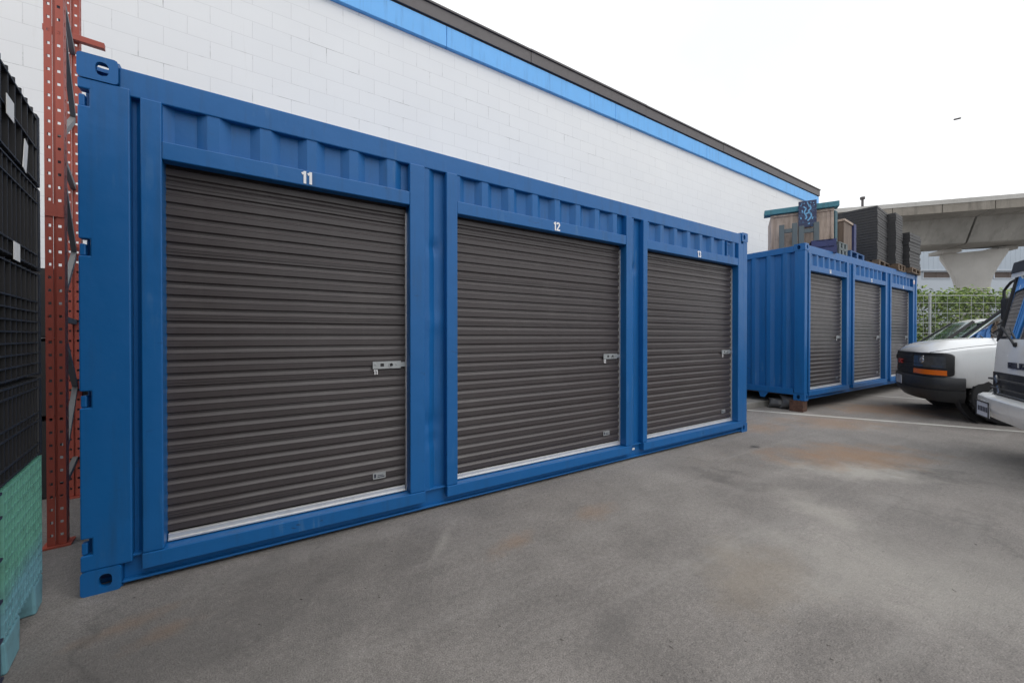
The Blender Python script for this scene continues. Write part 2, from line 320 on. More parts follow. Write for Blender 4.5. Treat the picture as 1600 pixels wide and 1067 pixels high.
# ------------------------------------------------------------------ mesh helpers
class MB:
    def __init__(s): s.bm = bmesh.new()
    def quad(s, *p):
        s.bm.faces.new([s.bm.verts.new(v) for v in p])
    def box(s, x0, x1, y0, y1, z0, z1):
        v = [s.bm.verts.new((x, y, z)) for x in (x0, x1) for y in (y0, y1) for z in (z0, z1)]
        for f in ((0, 1, 3, 2), (4, 6, 7, 5), (0, 4, 5, 1), (2, 3, 7, 6), (0, 2, 6, 4), (1, 5, 7, 3)):
            s.bm.faces.new([v[i] for i in f])
    def obox(s, c, ax, ay, az):
        """oriented box: centre and three half-axis vectors"""
        c, ax, ay, az = map(Vector, (c, ax, ay, az))
        v = [s.bm.verts.new(c + i * ax + j * ay + k * az) for i in (-1, 1) for j in (-1, 1) for k in (-1, 1)]
        for f in ((0, 1, 3, 2), (4, 6, 7, 5), (0, 4, 5, 1), (2, 3, 7, 6), (0, 2, 6, 4), (1, 5, 7, 3)):
            s.bm.faces.new([v[i] for i in f])
    def bar(s, a, b, w, h, up=(0, 0, 1)):
        a, b = Vector(a), Vector(b); d = (b - a); l = d.length; d.normalize(); up = Vector(up)
        side = d.cross(up)
        if side.length < 1e-4: side = d.cross(Vector((1, 0, 0)))
        side.normalize(); u = side.cross(d).normalized()
        s.obox((a + b) / 2, d * l / 2, side * w / 2, u * h / 2)
    def tube(s, pts, r, n=8, caps=True):
        pts = [Vector(p) for p in pts]; rings = []
        for i, p in enumerate(pts):
            t = (pts[min(i + 1, len(pts) - 1)] - pts[max(i - 1, 0)]).normalized()
            a = t.cross(Vector((0, 0, 1)))
            if a.length < 1e-3: a = t.cross(Vector((1, 0, 0)))
            a.normalize(); b = t.cross(a).normalized()
            rr = r[i] if isinstance(r, (list, tuple)) else r
            rings.append([s.bm.verts.new(p + a * rr * math.cos(2 * math.pi * k / n) + b * rr * math.sin(2 * math.pi * k / n)) for k in range(n)])
        for A, B in zip(rings, rings[1:]):
            for k in range(n): s.bm.faces.new((A[k], A[(k + 1) % n], B[(k + 1) % n], B[k]))
        if caps:
            s.bm.faces.new(rings[0][::-1]); s.bm.faces.new(rings[-1])
    def grid(s, rows, close=False):
        R_ = [[s.bm.verts.new(p) for p in r] for r in rows]
        for A, B in zip(R_, R_[1:]):
            m = len(A)
            for k in range(m if close else m - 1):
                s.bm.faces.new((A[k], A[(k + 1) % m], B[(k + 1) % m], B[k]))
        return R_
    def loft(s, rings, caps=True):
        R_ = s.grid(rings, True)
        if caps:
            s.bm.faces.new(R_[0][::-1]); s.bm.faces.new(R_[-1])
    def prism(s, outline, holes, d0, d1, plane='XZ'):
        """outline + holes (2D), extruded between depths d0..d1"""
        def P(u, v, d): return {'XZ': (u, d, v), 'YZ': (d, u, v), 'XY': (u, v, d)}[plane]
        for d in (d0, d1):
            es = []
            for loop in [outline] + holes:
                vs = [s.bm.verts.new(P(u, v, d)) for u, v in loop]
                es += [s.bm.edges.new((vs[i], vs[(i + 1) % len(vs)])) for i in range(len(vs))]
            bmesh.ops.triangle_fill(s.bm, edges=es, use_beauty=True)
        for loop in [outline] + holes:
            a = [s.bm.verts.new(P(u, v, d0)) for u, v in loop]; b = [s.bm.verts.new(P(u, v, d1)) for u, v in loop]
            for i in range(len(loop)):
                j = (i + 1) % len(loop); s.bm.faces.new((a[i], a[j], b[j], b[i]))
    def lathe(s, prof, c, axis, n=28):
        """prof: (r, h) list revolved round axis through c"""
        c, ax = Vector(c), Vector(axis).normalized()
        u = ax.cross(Vector((0, 0, 1)))
        if u.length < 1e-3: u = ax.cross(Vector((1, 0, 0)))
        u.normalize(); v = ax.cross(u)
        s.grid([[c + ax * h + (u * math.cos(2 * math.pi * k / n) + v * math.sin(2 * math.pi * k / n)) * max(r, 1e-4) for k in range(n)] for r, h in prof], True)
    def build(s, name, mat, parent=None, bevel=0, smooth=None, merge=True, kind=None, loc=None, rot=None, normals=True):
        if merge: bmesh.ops.remove_doubles(s.bm, verts=s.bm.verts, dist=1e-5)
        if normals: bmesh.ops.recalc_face_normals(s.bm, faces=s.bm.faces)
        me = bpy.data.meshes.new(name); s.bm.to_mesh(me); s.bm.free()
        me.materials.append(mat)
        o = bpy.data.objects.new(name, me); COL.objects.link(o)
        if smooth is not None:
            for p in me.polygons: p.use_smooth = True
            me.set_sharp_from_angle(angle=R(smooth))
        if bevel:
            md = o.modifiers.new('bevel', 'BEVEL'); md.width = bevel; md.segments = 2; md.limit_method = 'ANGLE'; md.angle_limit = R(40)
        if parent: o.parent = parent
        if loc: o.location = loc
        if rot is not None: o.rotation_euler = (0, 0, rot)
        if kind: o['kind'] = kind
        return o

def tag(o, label, cat, group=None):
    o['label'] = label; o['category'] = cat
    if group: o['group'] = group
    return o
def thing(name, label, cat, loc=(0, 0, 0), rz=0, group=None):
    o = bpy.data.objects.new(name, None); COL.objects.link(o); o.empty_display_size = 0.2
    o.location = loc; o.rotation_euler = (0, 0, rz)
    return tag(o, label, cat, group)
def text_obj(name, s, size, mat, parent, mtx, bold=0.02, depth=0.002, width=None):
    cu = bpy.data.curves.new(name, 'FONT'); cu.body = s; cu.size = 1.0; cu.extrude = depth / size; cu.offset = bold
    cu.space_character = .85; cu.align_x = 'CENTER'; cu.align_y = 'CENTER'; cu.resolution_u = 4
    to = bpy.data.objects.new(name, cu); COL.objects.link(to)
    bpy.context.view_layer.update()
    me = bpy.data.meshes.new_from_object(to.evaluated_get(bpy.context.evaluated_depsgraph_get()))
    bpy.data.objects.remove(to)
    xs = [v.co.x for v in me.vertices]; ys = [v.co.y for v in me.vertices]
    sy = size / (max(ys) - min(ys)); sx = sy if width is None else width / (max(xs) - min(xs))
    cx, cy = (max(xs) + min(xs)) / 2, (max(ys) + min(ys)) / 2
    me.transform(mtx @ Matrix.Diagonal((sx, sy, size, 1)) @ Matrix.Translation((-cx, -cy, 0)))
    me.materials.clear(); me.materials.append(mat)
    me.name = name
    o = bpy.data.objects.new(name, me); COL.objects.link(o)
    if parent: o.parent = parent
    return o
FRONT = Matrix(((1, 0, 0, 0), (0, 0, -1, 0), (0, 1, 0, 0), (0, 0, 0, 1)))    # text in XZ, facing -Y

def ell(cx, cz, rx, rz, n=16, sq=1.0):
    out = []
    for k in range(n):
        a = 2 * math.pi * k / n
        ca, sa = math.cos(a), math.sin(a)
        out.append((cx + rx * math.copysign(abs(ca) ** sq, ca), cz + rz * math.copysign(abs(sa) ** sq, sa)))
    return out

# camera helpers for reasoning about places seen in the photograph (plain ray maths on real planes)
Fv = Vector((0.53199, 0.84675)); Rv = Vector((0.84675, -0.53199))
def at(px, Z):
    d = Fv + Rv * ((px - 800) / 600)
    return Vector((CAM.x + d.x * Z, CAM.y + d.y * Z))
def gz(px, py):
    return at(px, 600 * CAM.z / (py - 526))
for (px, py, rx, ry, rot, col, amt, sc) in [
        (1340, 735, 0.75, 0.35, -0.6, CHALK, 0.55, 4), (1330, 712, 1.1, 0.5, -0.5, RUST, 0.65, 3),
        (1300, 660, 0.9, 0.6, -0.5, RUST, 0.45, 3), (1390, 640, 1.2, 0.7, -0.4, RUST, 0.65, 3),
        (1190, 668, 0.5, 0.35, 0, RUST, 0.4, 4), (1290, 805, 0.5, 0.25, 0.9, CHALK, 0.35, 5),
        (1400, 900, 1.3, 0.5, -0.7, CHALK, 0.32, 3), (1180, 900, 0.5, 0.3, 0.3, (0.27, 0.22, 0.165), 0.4, 4),
        (930, 800, 0.25, 0.12, 0.3, RUST, 0.3, 6), (800, 850, 0.22, 0.1, 0.3, RUST, 0.32, 6), (690, 850, 0.3, 0.05, 0.9, CHALK, 0.3, 6),
        (1500, 860, 0.8, 0.5, 0.2, DARK, 0.25, 3), (950, 985, 0.25, 0.10, 0.2, DARK, 0.35, 8),
        (300, 1010, 1.2, 0.8, 0.2, DARK, 0.5, 3), (200, 975, 0.2, 0.07, 0.3, RUST, 0.28, 8), (260, 985, 0.16, 0.07, 0.3, RUST, 0.25, 8),  # first entry paints the shaded left foreground into the asphalt
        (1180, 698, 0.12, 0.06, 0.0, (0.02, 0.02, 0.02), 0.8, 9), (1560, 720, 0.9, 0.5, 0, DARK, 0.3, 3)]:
    p = gz(px, py); STAINS_AND_SHADE.append((p.x, p.y, rx, ry, rot, col, amt, sc))
M['asphalt'] = mat_asphalt()

# ------------------------------------------------------------------ ground and paving
b = MB(); b.quad((-250, -250, 0), (350, -250, 0), (350, 350, 0), (-250, 350, 0))
b.build('ground', M['asphalt'], kind='structure')
b = MB()
b.box(6.3, 16.0, 0.78, 2.895, -0.05, 0.10)
b.build('pavement', M['pad'], kind='structure', bevel=0.012)
def line(p, q, wd, ext0=0, ext1=0):
    p, q = Vector(p), Vector(q); d = (q - p).normalized(); p -= d * ext0; q += d * ext1; s = Vector((-d.y, d.x)) * wd / 2
    b = MB(); n = 24
    rows = []
    for i in range(n + 1):
        c = p + (q - p) * i / n; j = 0.006 * mnoise.noise(Vector((c.x * 3, c.y * 3, 0)))
        rows.append([(c.x + s.x * (1 + j * 10), c.y + s.y * (1 + j * 10), 0.004), (c.x - s.x, c.y - s.y, 0.004)])
    b.grid(rows); return b.build('parking_line', M['linepaint'], kind='structure')
line(gz(1168, 641), gz(1600, 675), 0.085, 0.0, 2.4)
line(gz(1337, 616.5), gz(1440, 623.5), 0.085, 0.0, 3.5)

# ------------------------------------------------------------------ warehouse
wh = thing('warehouse', 'white painted block warehouse with bright blue fascia and dark roof edge behind the containers', 'building', (0, 2.9, 0))
WX0, WX1 = -7.0, 16.4
b = MB(); b.box(WX0, WX1, 0, 0.2, -0.2, 5.64); b.box(WX0, WX0 + .2, .2, 16, -.2, 5.64); b.box(WX1 - .2, WX1, .2, 16, -.2, 5.64); b.box(WX0 + .2, WX1 - .2, 15.8, 16, -.2, 5.64)
b.build('wall', M['wall'], wh)
b = MB(); xs = [WX0 - .05, 0.9, 3.05, 6.7, 9.9, 13.2, WX1 + .05]
for x0, x1 in zip(xs, xs[1:]): b.box(x0 + 0.003, x1 - 0.003, -0.055, 0.19, 5.642, 5.955)
b.build('fascia_board', M['fascia_blue'], wh, bevel=0.006)
b = MB(); b.box(WX0 - .08, WX1 + .08, -0.045, .24, 5.957, 5.975)
xs = [WX0 - .08, -1.4, 1.6, 4.6, 7.6, 10.6, 13.6, WX1 + .08]
for i, (x0, x1) in enumerate(zip(xs, xs[1:])):
    b.box(x0, x1 - 0.004, -0.075 - 0.004 * (i % 2), .22, 5.977, 6.165)
    b.box(x0 - 0.015, x1 + .015, -0.095 - 0.003 * (i % 2), .26, 6.167, 6.20 + 0.003 * (i % 2))
b.build('roof_flashing', M['flashing'], wh, bevel=0.006)
b = MB(); b.box(WX0, WX1, .25, 16, 5.7, 5.9); b.build('roof', M['flashing'], wh)

# ------------------------------------------------------------------ shipping containers
H_ = 2.60; D_ = 2.438
def corr(u, pitch=0.24, o=0.0):
    """corrugation depth 0..1 (1 = deep valley) at coordinate u"""
    t = ((u - o) / pitch) % 1.0
    if t < 0.22: return 0.0
    if t < 0.42: return (t - 0.22) / 0.20
    if t < 0.80: return 1.0
    return 1 - (t - 0.80) / 0.20
def corr_breaks(u0, u1, pitch, o):
    pts = {u0, u1}; k = math.floor((u0 - o) / pitch) - 1
    while o + k * pitch < u1:
        for t in (0, .22, .42, .80):
            u = o + (k + t) * pitch
            if u0 < u < u1: pts.add(u)
        k += 1
    return sorted(pts)
def corr_patch(mb, u0, u1, z0, z1, f0, depth, pitch, o, plane='X', dents=()):
    us = corr_breaks(u0, u1, pitch, o)
    nz = max(1, int((z1 - z0) / 0.03)) if dents else 1
    if dents: us = sorted(set(us + [u0 + (u1 - u0) * k / 16 for k in range(1, 16)]))
    rows = []
    for i in range(nz + 1):
        z = z0 + (z1 - z0) * i / nz; r = []
        for u in us:
            d = f0 + depth * corr(u, pitch, o)
            for (du, dz, rr, amt) in dents:
                q = ((u - du) / rr) ** 2 + ((z - dz) / rr) ** 2
                d += amt * math.exp(-q)
            r.append((u, d, z) if plane == 'X' else (d, u, z))
        rows.append(r)
    mb.grid(rows)

def casting(mb, x0, y0, z0, sx, sy, lx=.178, ly=.162, lz=.118, hz=0):
    """hollow corner casting: outer x face at x0 growing to sx, outer y face at y0 growing to sy"""
    t = 0.022
    x1, y1, z1 = x0 + sx * lx, y0 + sy * ly, z0 + lz
    xa, xb = min(x0, x1), max(x0, x1); ya, yb = min(y0, y1), max(y0, y1)
    cz = (z0 + z1) / 2
    yo = (ya, ya + t) if sy > 0 else (yb - t, yb)
    rnd = lambda u0, u1, v0, v1, r=.014: [(u0 + r, v0), (u1 - r, v0), (u1 - r * .3, v0 + r * .3), (u1, v0 + r), (u1, v1 - r), (u1 - r * .3, v1 - r * .3), (u1 - r, v1), (u0 + r, v1), (u0 + r * .3, v1 - r * .3), (u0, v1 - r), (u0, v0 + r), (u0 + r * .3, v0 + r * .3)]
    mb.prism(rnd(xa, xb, z0, z1), [ell(x0 + sx * .086, cz, .024, .033, 16, .8)], yo[0], yo[1], 'XZ')
    xo = (xa, xa + t) if sx > 0 else (xb - t, xb)
    yi = (ya + t, yb) if sy > 0 else (ya, yb - t)
    mb.prism([(yi[0], z0 + .002), (yi[1], z0 + .002), (yi[1], z1 - .002), (yi[0], z1 - .002)], [ell(y0 + sy * .09, cz, .024, .036, 16, .8)], xo[0] + .001 * sx, xo[1], 'YZ')
    xi = (xa + t, xb) if sx > 0 else (xa, xb - t)
    for za, zb in ((z0 + .001, z0 + .02), (z1 - .02, z1 - .001)):
        mb.prism([(xi[0], yi[0]), (xi[1], yi[0]), (xi[1], yi[1]), (xi[0], yi[1])], [ell((xa + xb) / 2, (ya + yb) / 2, .045, .03, 14)], za, zb, 'XY')
    # back walls
    bx = (xb - t, xb) if sx > 0 else (xa, xa + t)
    mb.box(bx[0], bx[1], yi[0], yi[1], z0 + .021, z1 - .021)

def roller_curtain(x0, x1, z0, z1, yf):
    pitch = 0.0705; d = 0.013; mb = MB()
    prof = []; z = z1; k = 0
    while z > z0:
        jit = random.uniform(-.0008, .0008)
        seam = (k % 5 == 2)
        pts = [(0.0, d), (0.10, d), (0.20, d * .72), (0.33, 0.001), (0.345, -0.0025), (0.375, -0.003), (0.40, -0.0008)]
        if seam: pts += [(0.58, 0.0), (0.595, -0.0022), (0.615, -0.0022), (0.625, 0.0015)]
        pts += [(0.84, 0.0015 if seam else 0.0), (0.90, d * .75), (0.93, d)]
        for t, y in pts:
            zz = z - t * pitch
            if zz >= z0: prof.append((yf + y + jit, zz))
        z -= pitch; k += 1
    nx = 8
    rows = []
    for i, (y, z) in enumerate(prof):
        rows.append([(x0 + (x1 - x0) * j / nx, y + 0.0025 * mnoise.noise(Vector((j * .7, z * 2.3, x0))), z + 0.0012 * mnoise.noise(Vector((j * .9 + 5, z * 5, x0)))) for j in range(nx + 1)])
    mb.grid(rows)
    return mb

def ribbon(mb, pts, w_, y):
    """flat painted stroke in the XZ plane with mitred joints"""
    P_ = [Vector(p) for p in pts]; rows = []
    for i, p in enumerate(P_):
        a = (p - P_[i - 1]).normalized() if i else (P_[1] - p).normalized()
        c = (P_[i + 1] - p).normalized() if i < len(P_) - 1 else a
        n1, n2 = Vector((-a.y, a.x)), Vector((-c.y, c.x)); m_ = n1 + n2
        m_ = m_ / max(.6, m_.length_squared / 2) if m_.length > .3 else n1
        rows.append([(p.x + m_.x * w_ / 2, y, p.y + m_.y * w_ / 2), (p.x - m_.x * w_ / 2, y, p.y - m_.y * w_ / 2)])
    mb.grid(rows)
def arc(cx, cy, rx, ry, a0, a1, n=9):
    return [(cx + rx * math.cos(R(a0 + (a1 - a0) * k / n)), cy + ry * math.sin(R(a0 + (a1 - a0) * k / n))) for k in range(n + 1)]
GLYPH = {'1': [[(.06, .76), (.27, .90)], [(.27, 1.0), (.27, 0.0)]],
         '2': [arc(.27, .72, .19, .19, 170, -25) + [(.10, .09), (.56, .09)]],
         '3': [arc(.26, .74, .18, .17, 160, -80), arc(.26, .27, .20, .19, 80, -165)],
         '4': [[(.46, 1.0), (.46, 0.0)], [(.40, .96), (.08, .30), (.62, .30)]],
         '5': [[(.50, .91), (.13, .91), (.11, .55)] + arc(.27, .32, .21, .23, 110, -150)],
         '6': [[(.46, .93), (.20, .70), (.09, .40)] + arc(.29, .29, .20, .20, 170, 520, 16)]}
def number(name, txt, h, mat, parent, cx, y, cz):
    mb = MB(); wd = {'1': .42}; tot = sum(wd.get(c, .62) for c in txt); x = cx - tot * h / 2
    for c in txt:
        for k, st in enumerate(GLYPH[c]):
            ribbon(mb, [(x + u * h, cz + (v - .5) * h) for u, v in st], .19 * h, y - .0004 * k)
        x += wd.get(c, .62) * h
    return mb.build(name, mat, parent, normals=False)
def container(label, loc, rz, doors, Ln, numbers, door_end_left, corr_end_left):
    """doors: list of (jamb0, open0, open1, jamb1)"""
    root = thing('shipping_container', label, 'container', loc, rz, 'blue storage containers')
    bl = M['blue']
    fr_y = 0.0
    for (x, sx) in ((0, 1), (Ln, -1)):
        for (y, sy) in ((-.004, 1), (D_, -1)):
            for z in (0.0, H_ - .118):
                mb = MB(); lx = .142 if (sx > 0 and door_end_left) else .14
                casting(mb, x, y, z, sx, sy, lx=lx); mb.build('corner_casting', bl, root)
    # corner posts
    for sx in (0, 1):
        for back in (0, 1):
            mb = MB(); z0, z1 = .1185, H_ - .1185
            if sx == 0 and door_end_left and not back:
                o = [(0.182, z0), (0.182, z1), (0.0, z1)]
                for h in (2.40, 1.685, 0.955, 0.245):
                    o += [(0.0, h + .03), (.04, h + .03), (.04, h - .05), (0.0, h - .05)]
                o += [(0.0, z0)]
                mb.prism(o, [], 0.0, 0.05, 'XZ')
                mb.box(.0, .18, .10, .15, z0, z1); mb.box(.045, .18, .051, .099, z0, z1)
            else:
                wd = .105
                x0, x1 = (0.003, wd) if sx == 0 else (Ln - wd, Ln - .003)
                y0, y1 = (0.0, .15) if not back else (D_ - .15, D_ - .003)
                mb.box(x0, x1, y0, y1, z0, z1)
            p = mb.build('corner_post', bl, root, bevel=0.006)
            if sx == 0 and door_end_left and not back:
                for h in (2.39, 1.675, 0.945, 0.235):
                    hm = MB(); hm.box(.001, .022, .012, .045, h - .038, h + .018); hm.build('hinge_lug', bl, p, bevel=.004)
    pw0 = 0.182 if door_end_left else 0.105
    # top rails
    mb = MB(); mb.box(.142, Ln - .142, .006, .07, 2.447, 2.578); mb.box(.145, Ln - .145, D_ - .07, D_ - .006, 2.447, 2.578)
    mb.build('top_rail', bl, root, bevel=.006)
    mb = MB()
    for x0, x1 in ((.012, .07), (Ln - .07, Ln - .012)): mb.box(x0, x1, .163, D_ - .163, 2.475, 2.578)
    mb.build('end_rail', bl, root, bevel=.006)
    mb = MB()
    for x0, x1 in ((.008, .06), (Ln - .06, Ln - .008)):
        mb.box(x0, x1, .163, D_ - .163, .085, .19)
        e_ = mb.build('end_sill', bl, root, bevel=.005)
        for yy in (.55, 1.0, 1.45, 1.9):
            mb = MB(); mb.prism([(yy, .0845), (yy + .16, .0845), (yy + .13, -.01), (yy + .06, -.01)], [], x0 + .01, x0 + .03, 'YZ'); mb.build('gusset', bl, e_)
        mb = MB()
    mb.bm.free()
    # bottom rails : channel with lips
    mb = MB()
    mb.box(.143, Ln - .143, .034, .05, .02, .150); mb.box(.143, Ln - .143, .004, .0335, .020, .032); mb.box(.143, Ln - .143, .012, .0335, .138, .150)
    mb.box(.143, Ln - .143, D_ - .05, D_ - .01, .02, .15)
    mb.build('bottom_rail', bl, root, bevel=.003)
    # corrugated side panels round the doors
    mb = MB(); pitch = .240
    edges = [pw0 - .02] + [v for d in doors for v in (d[0] + .02, d[3] - .02)] + [Ln - .09]
    for i in range(0, len(edges), 2):
        dn = ()
        xm = (edges[i] + edges[i + 1]) / 2
        if i == 2 and door_end_left: dn = [(xm - .03, .62, .07, .022), (xm - .02, .50, .05, .018), (xm + .02, 1.35, .07, -.012), (xm, 1.9, .045, .02)]
        if i == 4 and door_end_left: dn = [(xm, 1.95, .05, .025)]
        corr_patch(mb, edges[i], edges[i + 1], .15, 2.447, .012, .034, pitch, .725, 'X', dn)
    for d in doors: corr_patch(mb, d[0] + .02, d[3] - .02, 2.2, 2.447, .012, .034, pitch, .725, 'X')
    mb.build('side_panel', bl, root, normals=False, smooth=22)
    mb = MB(); corr_patch(mb, .1, Ln - .1, .15, 2.447, D_ - .03, -.036, .278, 0, 'X'); mb.build('rear_panel', bl, root, normals=False)
    # ends
    if door_end_left:
        mb = MB()
        for y0, y1 in ((.16, 1.21), (1.22, 2.27)):
            mb.box(.012, .05, y0, y1, .191, 2.474)
        e = mb.build('end_door', bl, root, bevel=.006)
        mb = MB()
        for y in (.5, .95, 1.5, 1.95): mb.tube([(-.012, y, .2), (-.012, y, 2.46)], .017, 8)
        mb.build('locking_bar', M['galv'], e, smooth=40)
    else:
        mb = MB(); corr_patch(mb, .14, D_ - .14, .19, 2.476, .016, .045, .25, .27, 'Y'); mb.build('end_panel', bl, root, normals=False)
    mb = MB()
    if door_end_left: corr_patch(mb, .14, D_ - .14, .19, 2.476, Ln - .02, -.04, .25, .1, 'Y')
    else: mb.box(Ln - .05, Ln - .012, .14, D_ - .14, .191, 2.474)
    mb.build('end_panel', bl, root, normals=door_end_left is False)
    mb = MB()
    corr_patch(mb, .072, Ln - .072, .07, 2.37, 0, 0, .2, 0, 'X') if False else mb.box(.071, Ln - .071, .071, D_ - .071, 2.535, 2.55)
    mb.build('roof', bl, root)
    mb = MB(); mb.box(.07, Ln - .07, .07, D_ - .07, .11, .145)
    for i in range(14): mb.box(.3 + i * (Ln - .6) / 13, .35 + i * (Ln - .6) / 13, .07, D_ - .07, .03, .109)
    mb.build('floor', M['ply2'], root)
    # door frames and roller doors
    yf = .075
    for i, (j0, o0, o1, j1) in enumerate(doors):
        mb = MB()
        mb.box(j0, o0, -.014, .10, .155, 2.447); mb.box(o1, j1, -.014, .10, .155, 2.447)
        fr = mb.build('door_frame', bl, root, bevel=.005)
        mb = MB(); mb.box(o0, o1, -.012, .06, 2.158, 2.250)
        mb.build('header', bl, fr, bevel=.005)
        mb = MB()
        mb.box(j0, j1, -.022, .12, .078, .1535)
        mb.build('sill', bl, fr, bevel=.003)
        number('door_number', numbers[i], .074, M['white_text'], fr, o0 + .5 * (o1 - o0) + (.015 if i == 0 else .03), -.0145, 2.205)
        rd = roller_curtain(o0 - .01, o1 + .0, .196, 2.24, yf).build('roller_door', M['door'], root, normals=False)
        mb = MB(); mb.box(o0 + .004, o1 - .012, yf - .012, yf + .012, .160, .1955); mb.box(o0 + .004, o1 - .012, yf - .022, yf - .0125, .160, .170)
        mb.build('bottom_bar', M['silver'], rd, bevel=.002)
        mb = MB(); mb.box(o0 + .004, o1 - .012, yf - .008, yf + .01, .1537, .1595); mb.build('rubber_seal', M['rubber'], rd)
        mb = MB(); mb.box(o1 - .0085, o1 - .001, yf - .012, yf + .02, .156, 2.12); mb.build('guide', M['silver'], rd)
        # latch
        lx = o1 - .232; lz = 1.052; lw = .19; y0, y1 = yf - .010, yf - .004
        mb = MB()
        sq = [(lx + .05, lz - .011), (lx + .074, lz - .011), (lx + .074, lz + .011), (lx + .05, lz + .011)]
        mb.prism([(lx, lz - .025), (lx + lw, lz - .025), (lx + lw, lz + .025), (lx, lz + .025)], [sq, ell(lx + .122, lz, .012, .012, 14)], y0, y1, 'XZ')
        mb.lathe([(.012, 0), (.012, .006), (.017, .006), (.017, 0)], (lx + .122, y0, lz), (0, -1, 0), 16)
        for px_ in (lx + .018, lx + .158): mb.lathe([(.0065, 0), (.0055, .004), (.0, .005)], (px_, y0, lz + .004), (0, -1, 0), 10)
        lt = mb.build('latch', M['galv'], rd)
        mb = MB(); mb.box(lx + .04, lx + .15, y1 + .001, y1 + .003, lz - .018, lz + .018); mb.build('latch_recess', M['interior'], lt)
        mb = MB(); mb.box(lx + lw + .001, o1 - .009, y0 + .001, y1 - .001, lz - .016, lz + .016); mb.build('bolt', M['galv'], lt)
        number('latch_number', numbers[i], .034, M['white_text'], rd, lx + .02, yf - .006, lz - .046)
        mb = MB(); px0 = o1 - .232; mb.box(px0, px0 + .085, yf - .006, yf - .0035, .275, .318)
        np_ = mb.build('maker_plate', M['galv'], rd)
        mb = MB(); mb.box(px0 + .008, px0 + .02, yf - .007, yf - .0061, .284, .309); mb.box(px0 + .03, px0 + .076, yf - .007, yf - .0061, .284, .290); mb.box(px0 + .03, px0 + .07, yf - .007, yf - .0061, .296, .300)
        mb.build('plate_print', M['darkmark'], np_)
    return root

C1 = container('near blue shipping container with three dark roller doors numbered 11, 12 and 13', (0, 0, 0), 0,
               [(.222, .303, 1.591, 1.697), (1.862, 1.948, 3.766, 3.845), (4.02, 4.085, 5.852, 5.972)], 6.1, ('11', '12', '13'), True, False)
C2P = (8.186, .14, .187); C2R = R(-.65)
C2 = container('far blue shipping container with pallets and crates stacked on its roof', C2P, C2R,
               [(.125, .185, 1.70, 1.80), (2.0, 2.08, 3.80, 3.90), (4.10, 4.18, 5.72, 5.84)], 6.1, ('14', '15', '16'), False, True)
# small fittings
def loop_bracket(root, x, z):
    mb = MB(); mb.box(x, x + .012, -.004, .03, z - .09, z + .09); mb.box(x + .013, x + .07, -.004, .006, z + .06, z + .075); mb.box(x + .013, x + .07, -.004, .006, z - .09, z - .075)
    mb.build('lashing_bracket', M['blue'], root, bevel=.002)
loop_bracket(C1, 5.60, 2.345); loop_bracket(C2, .20, 2.345)
mb = MB(); mb.box(5.80 - .08, 5.80 + .03, -.0165, -.0145, 2.33, 2.42); st = mb.build('sticker', M['white_text'], C2)
mb = MB(); mb.box(5.74, 5.81, -.018, -.0166, 2.335, 2.36); mb.box(5.75, 5.80, -.018, -.0166, 2.375, 2.39); mb.build('sticker_print', M['red'], st)
mb = MB(); mb.box(3.91, 3.945, .031, .0335, .085, .105); mb.build('rail_tag', M['paper'], C1)

# ------------------------------------------------------------------ supports, bags
def wblock(x, y, label):
    mb = MB(); mb.box(-.09, .12, -.07, .12, 0, .183)
    o = mb.build('timber_block', M['block'], bevel=.006, loc=(x, y, 0), rot=.08); tag(o, label, 'timber block')
wblock(8.27, .235, 'rusty brown timber block under the near corner of the far container')
def bag(label, x, y, z, rz, tilt, s, seed):
    mb = MB(); n, m_ = 18, 14; rows = []
    for i in range(n + 1):
        u = -1 + 2 * i / n; r = []
        for sgn in (1, -1):
            ks = range(m_ + 1) if sgn > 0 else range(m_ - 1, 0, -1)
            for k in ks:
                v = -1 + 2 * k / m_
                e = max(0, (1 - abs(u) ** 3)) * max(0, (1 - abs(v) ** 3))
                px = u * (1 - .20 * (1 - v * v)); pz = v * (1 - .18 * (1 - u * u))
                th = sgn * (.38 * e ** .6) + .05 * mnoise.noise(Vector((u * 2.5 + seed, v * 2.5, sgn)))*e
                r.append((px * .5 * s[0], th * s[1], pz * .5 * s[2] + .5 * s[2]))
        rows.append(r)
    mb.loft(rows, caps=False)
    o = mb.build('sandbag', M['bag'], smooth=60)
    o.location = (x, y, z); o.rotation_euler = (tilt, 0, rz)
    return tag(o, label, 'bag')
p1 = gz(1214, 637); p2 = gz(1233, 639)
bag('flattened shiny black bag beside the paving edge, left of the other bag', p1.x - .05, p1.y - .03, 0, R(-72), R(-30), (.30, .20, .20), 1)
bag('plump matte black bag leaning under the far container beside the timber block', p2.x - .05, p2.y - .04, 0, R(-66), R(-22), (.32, .20, .27), 7)

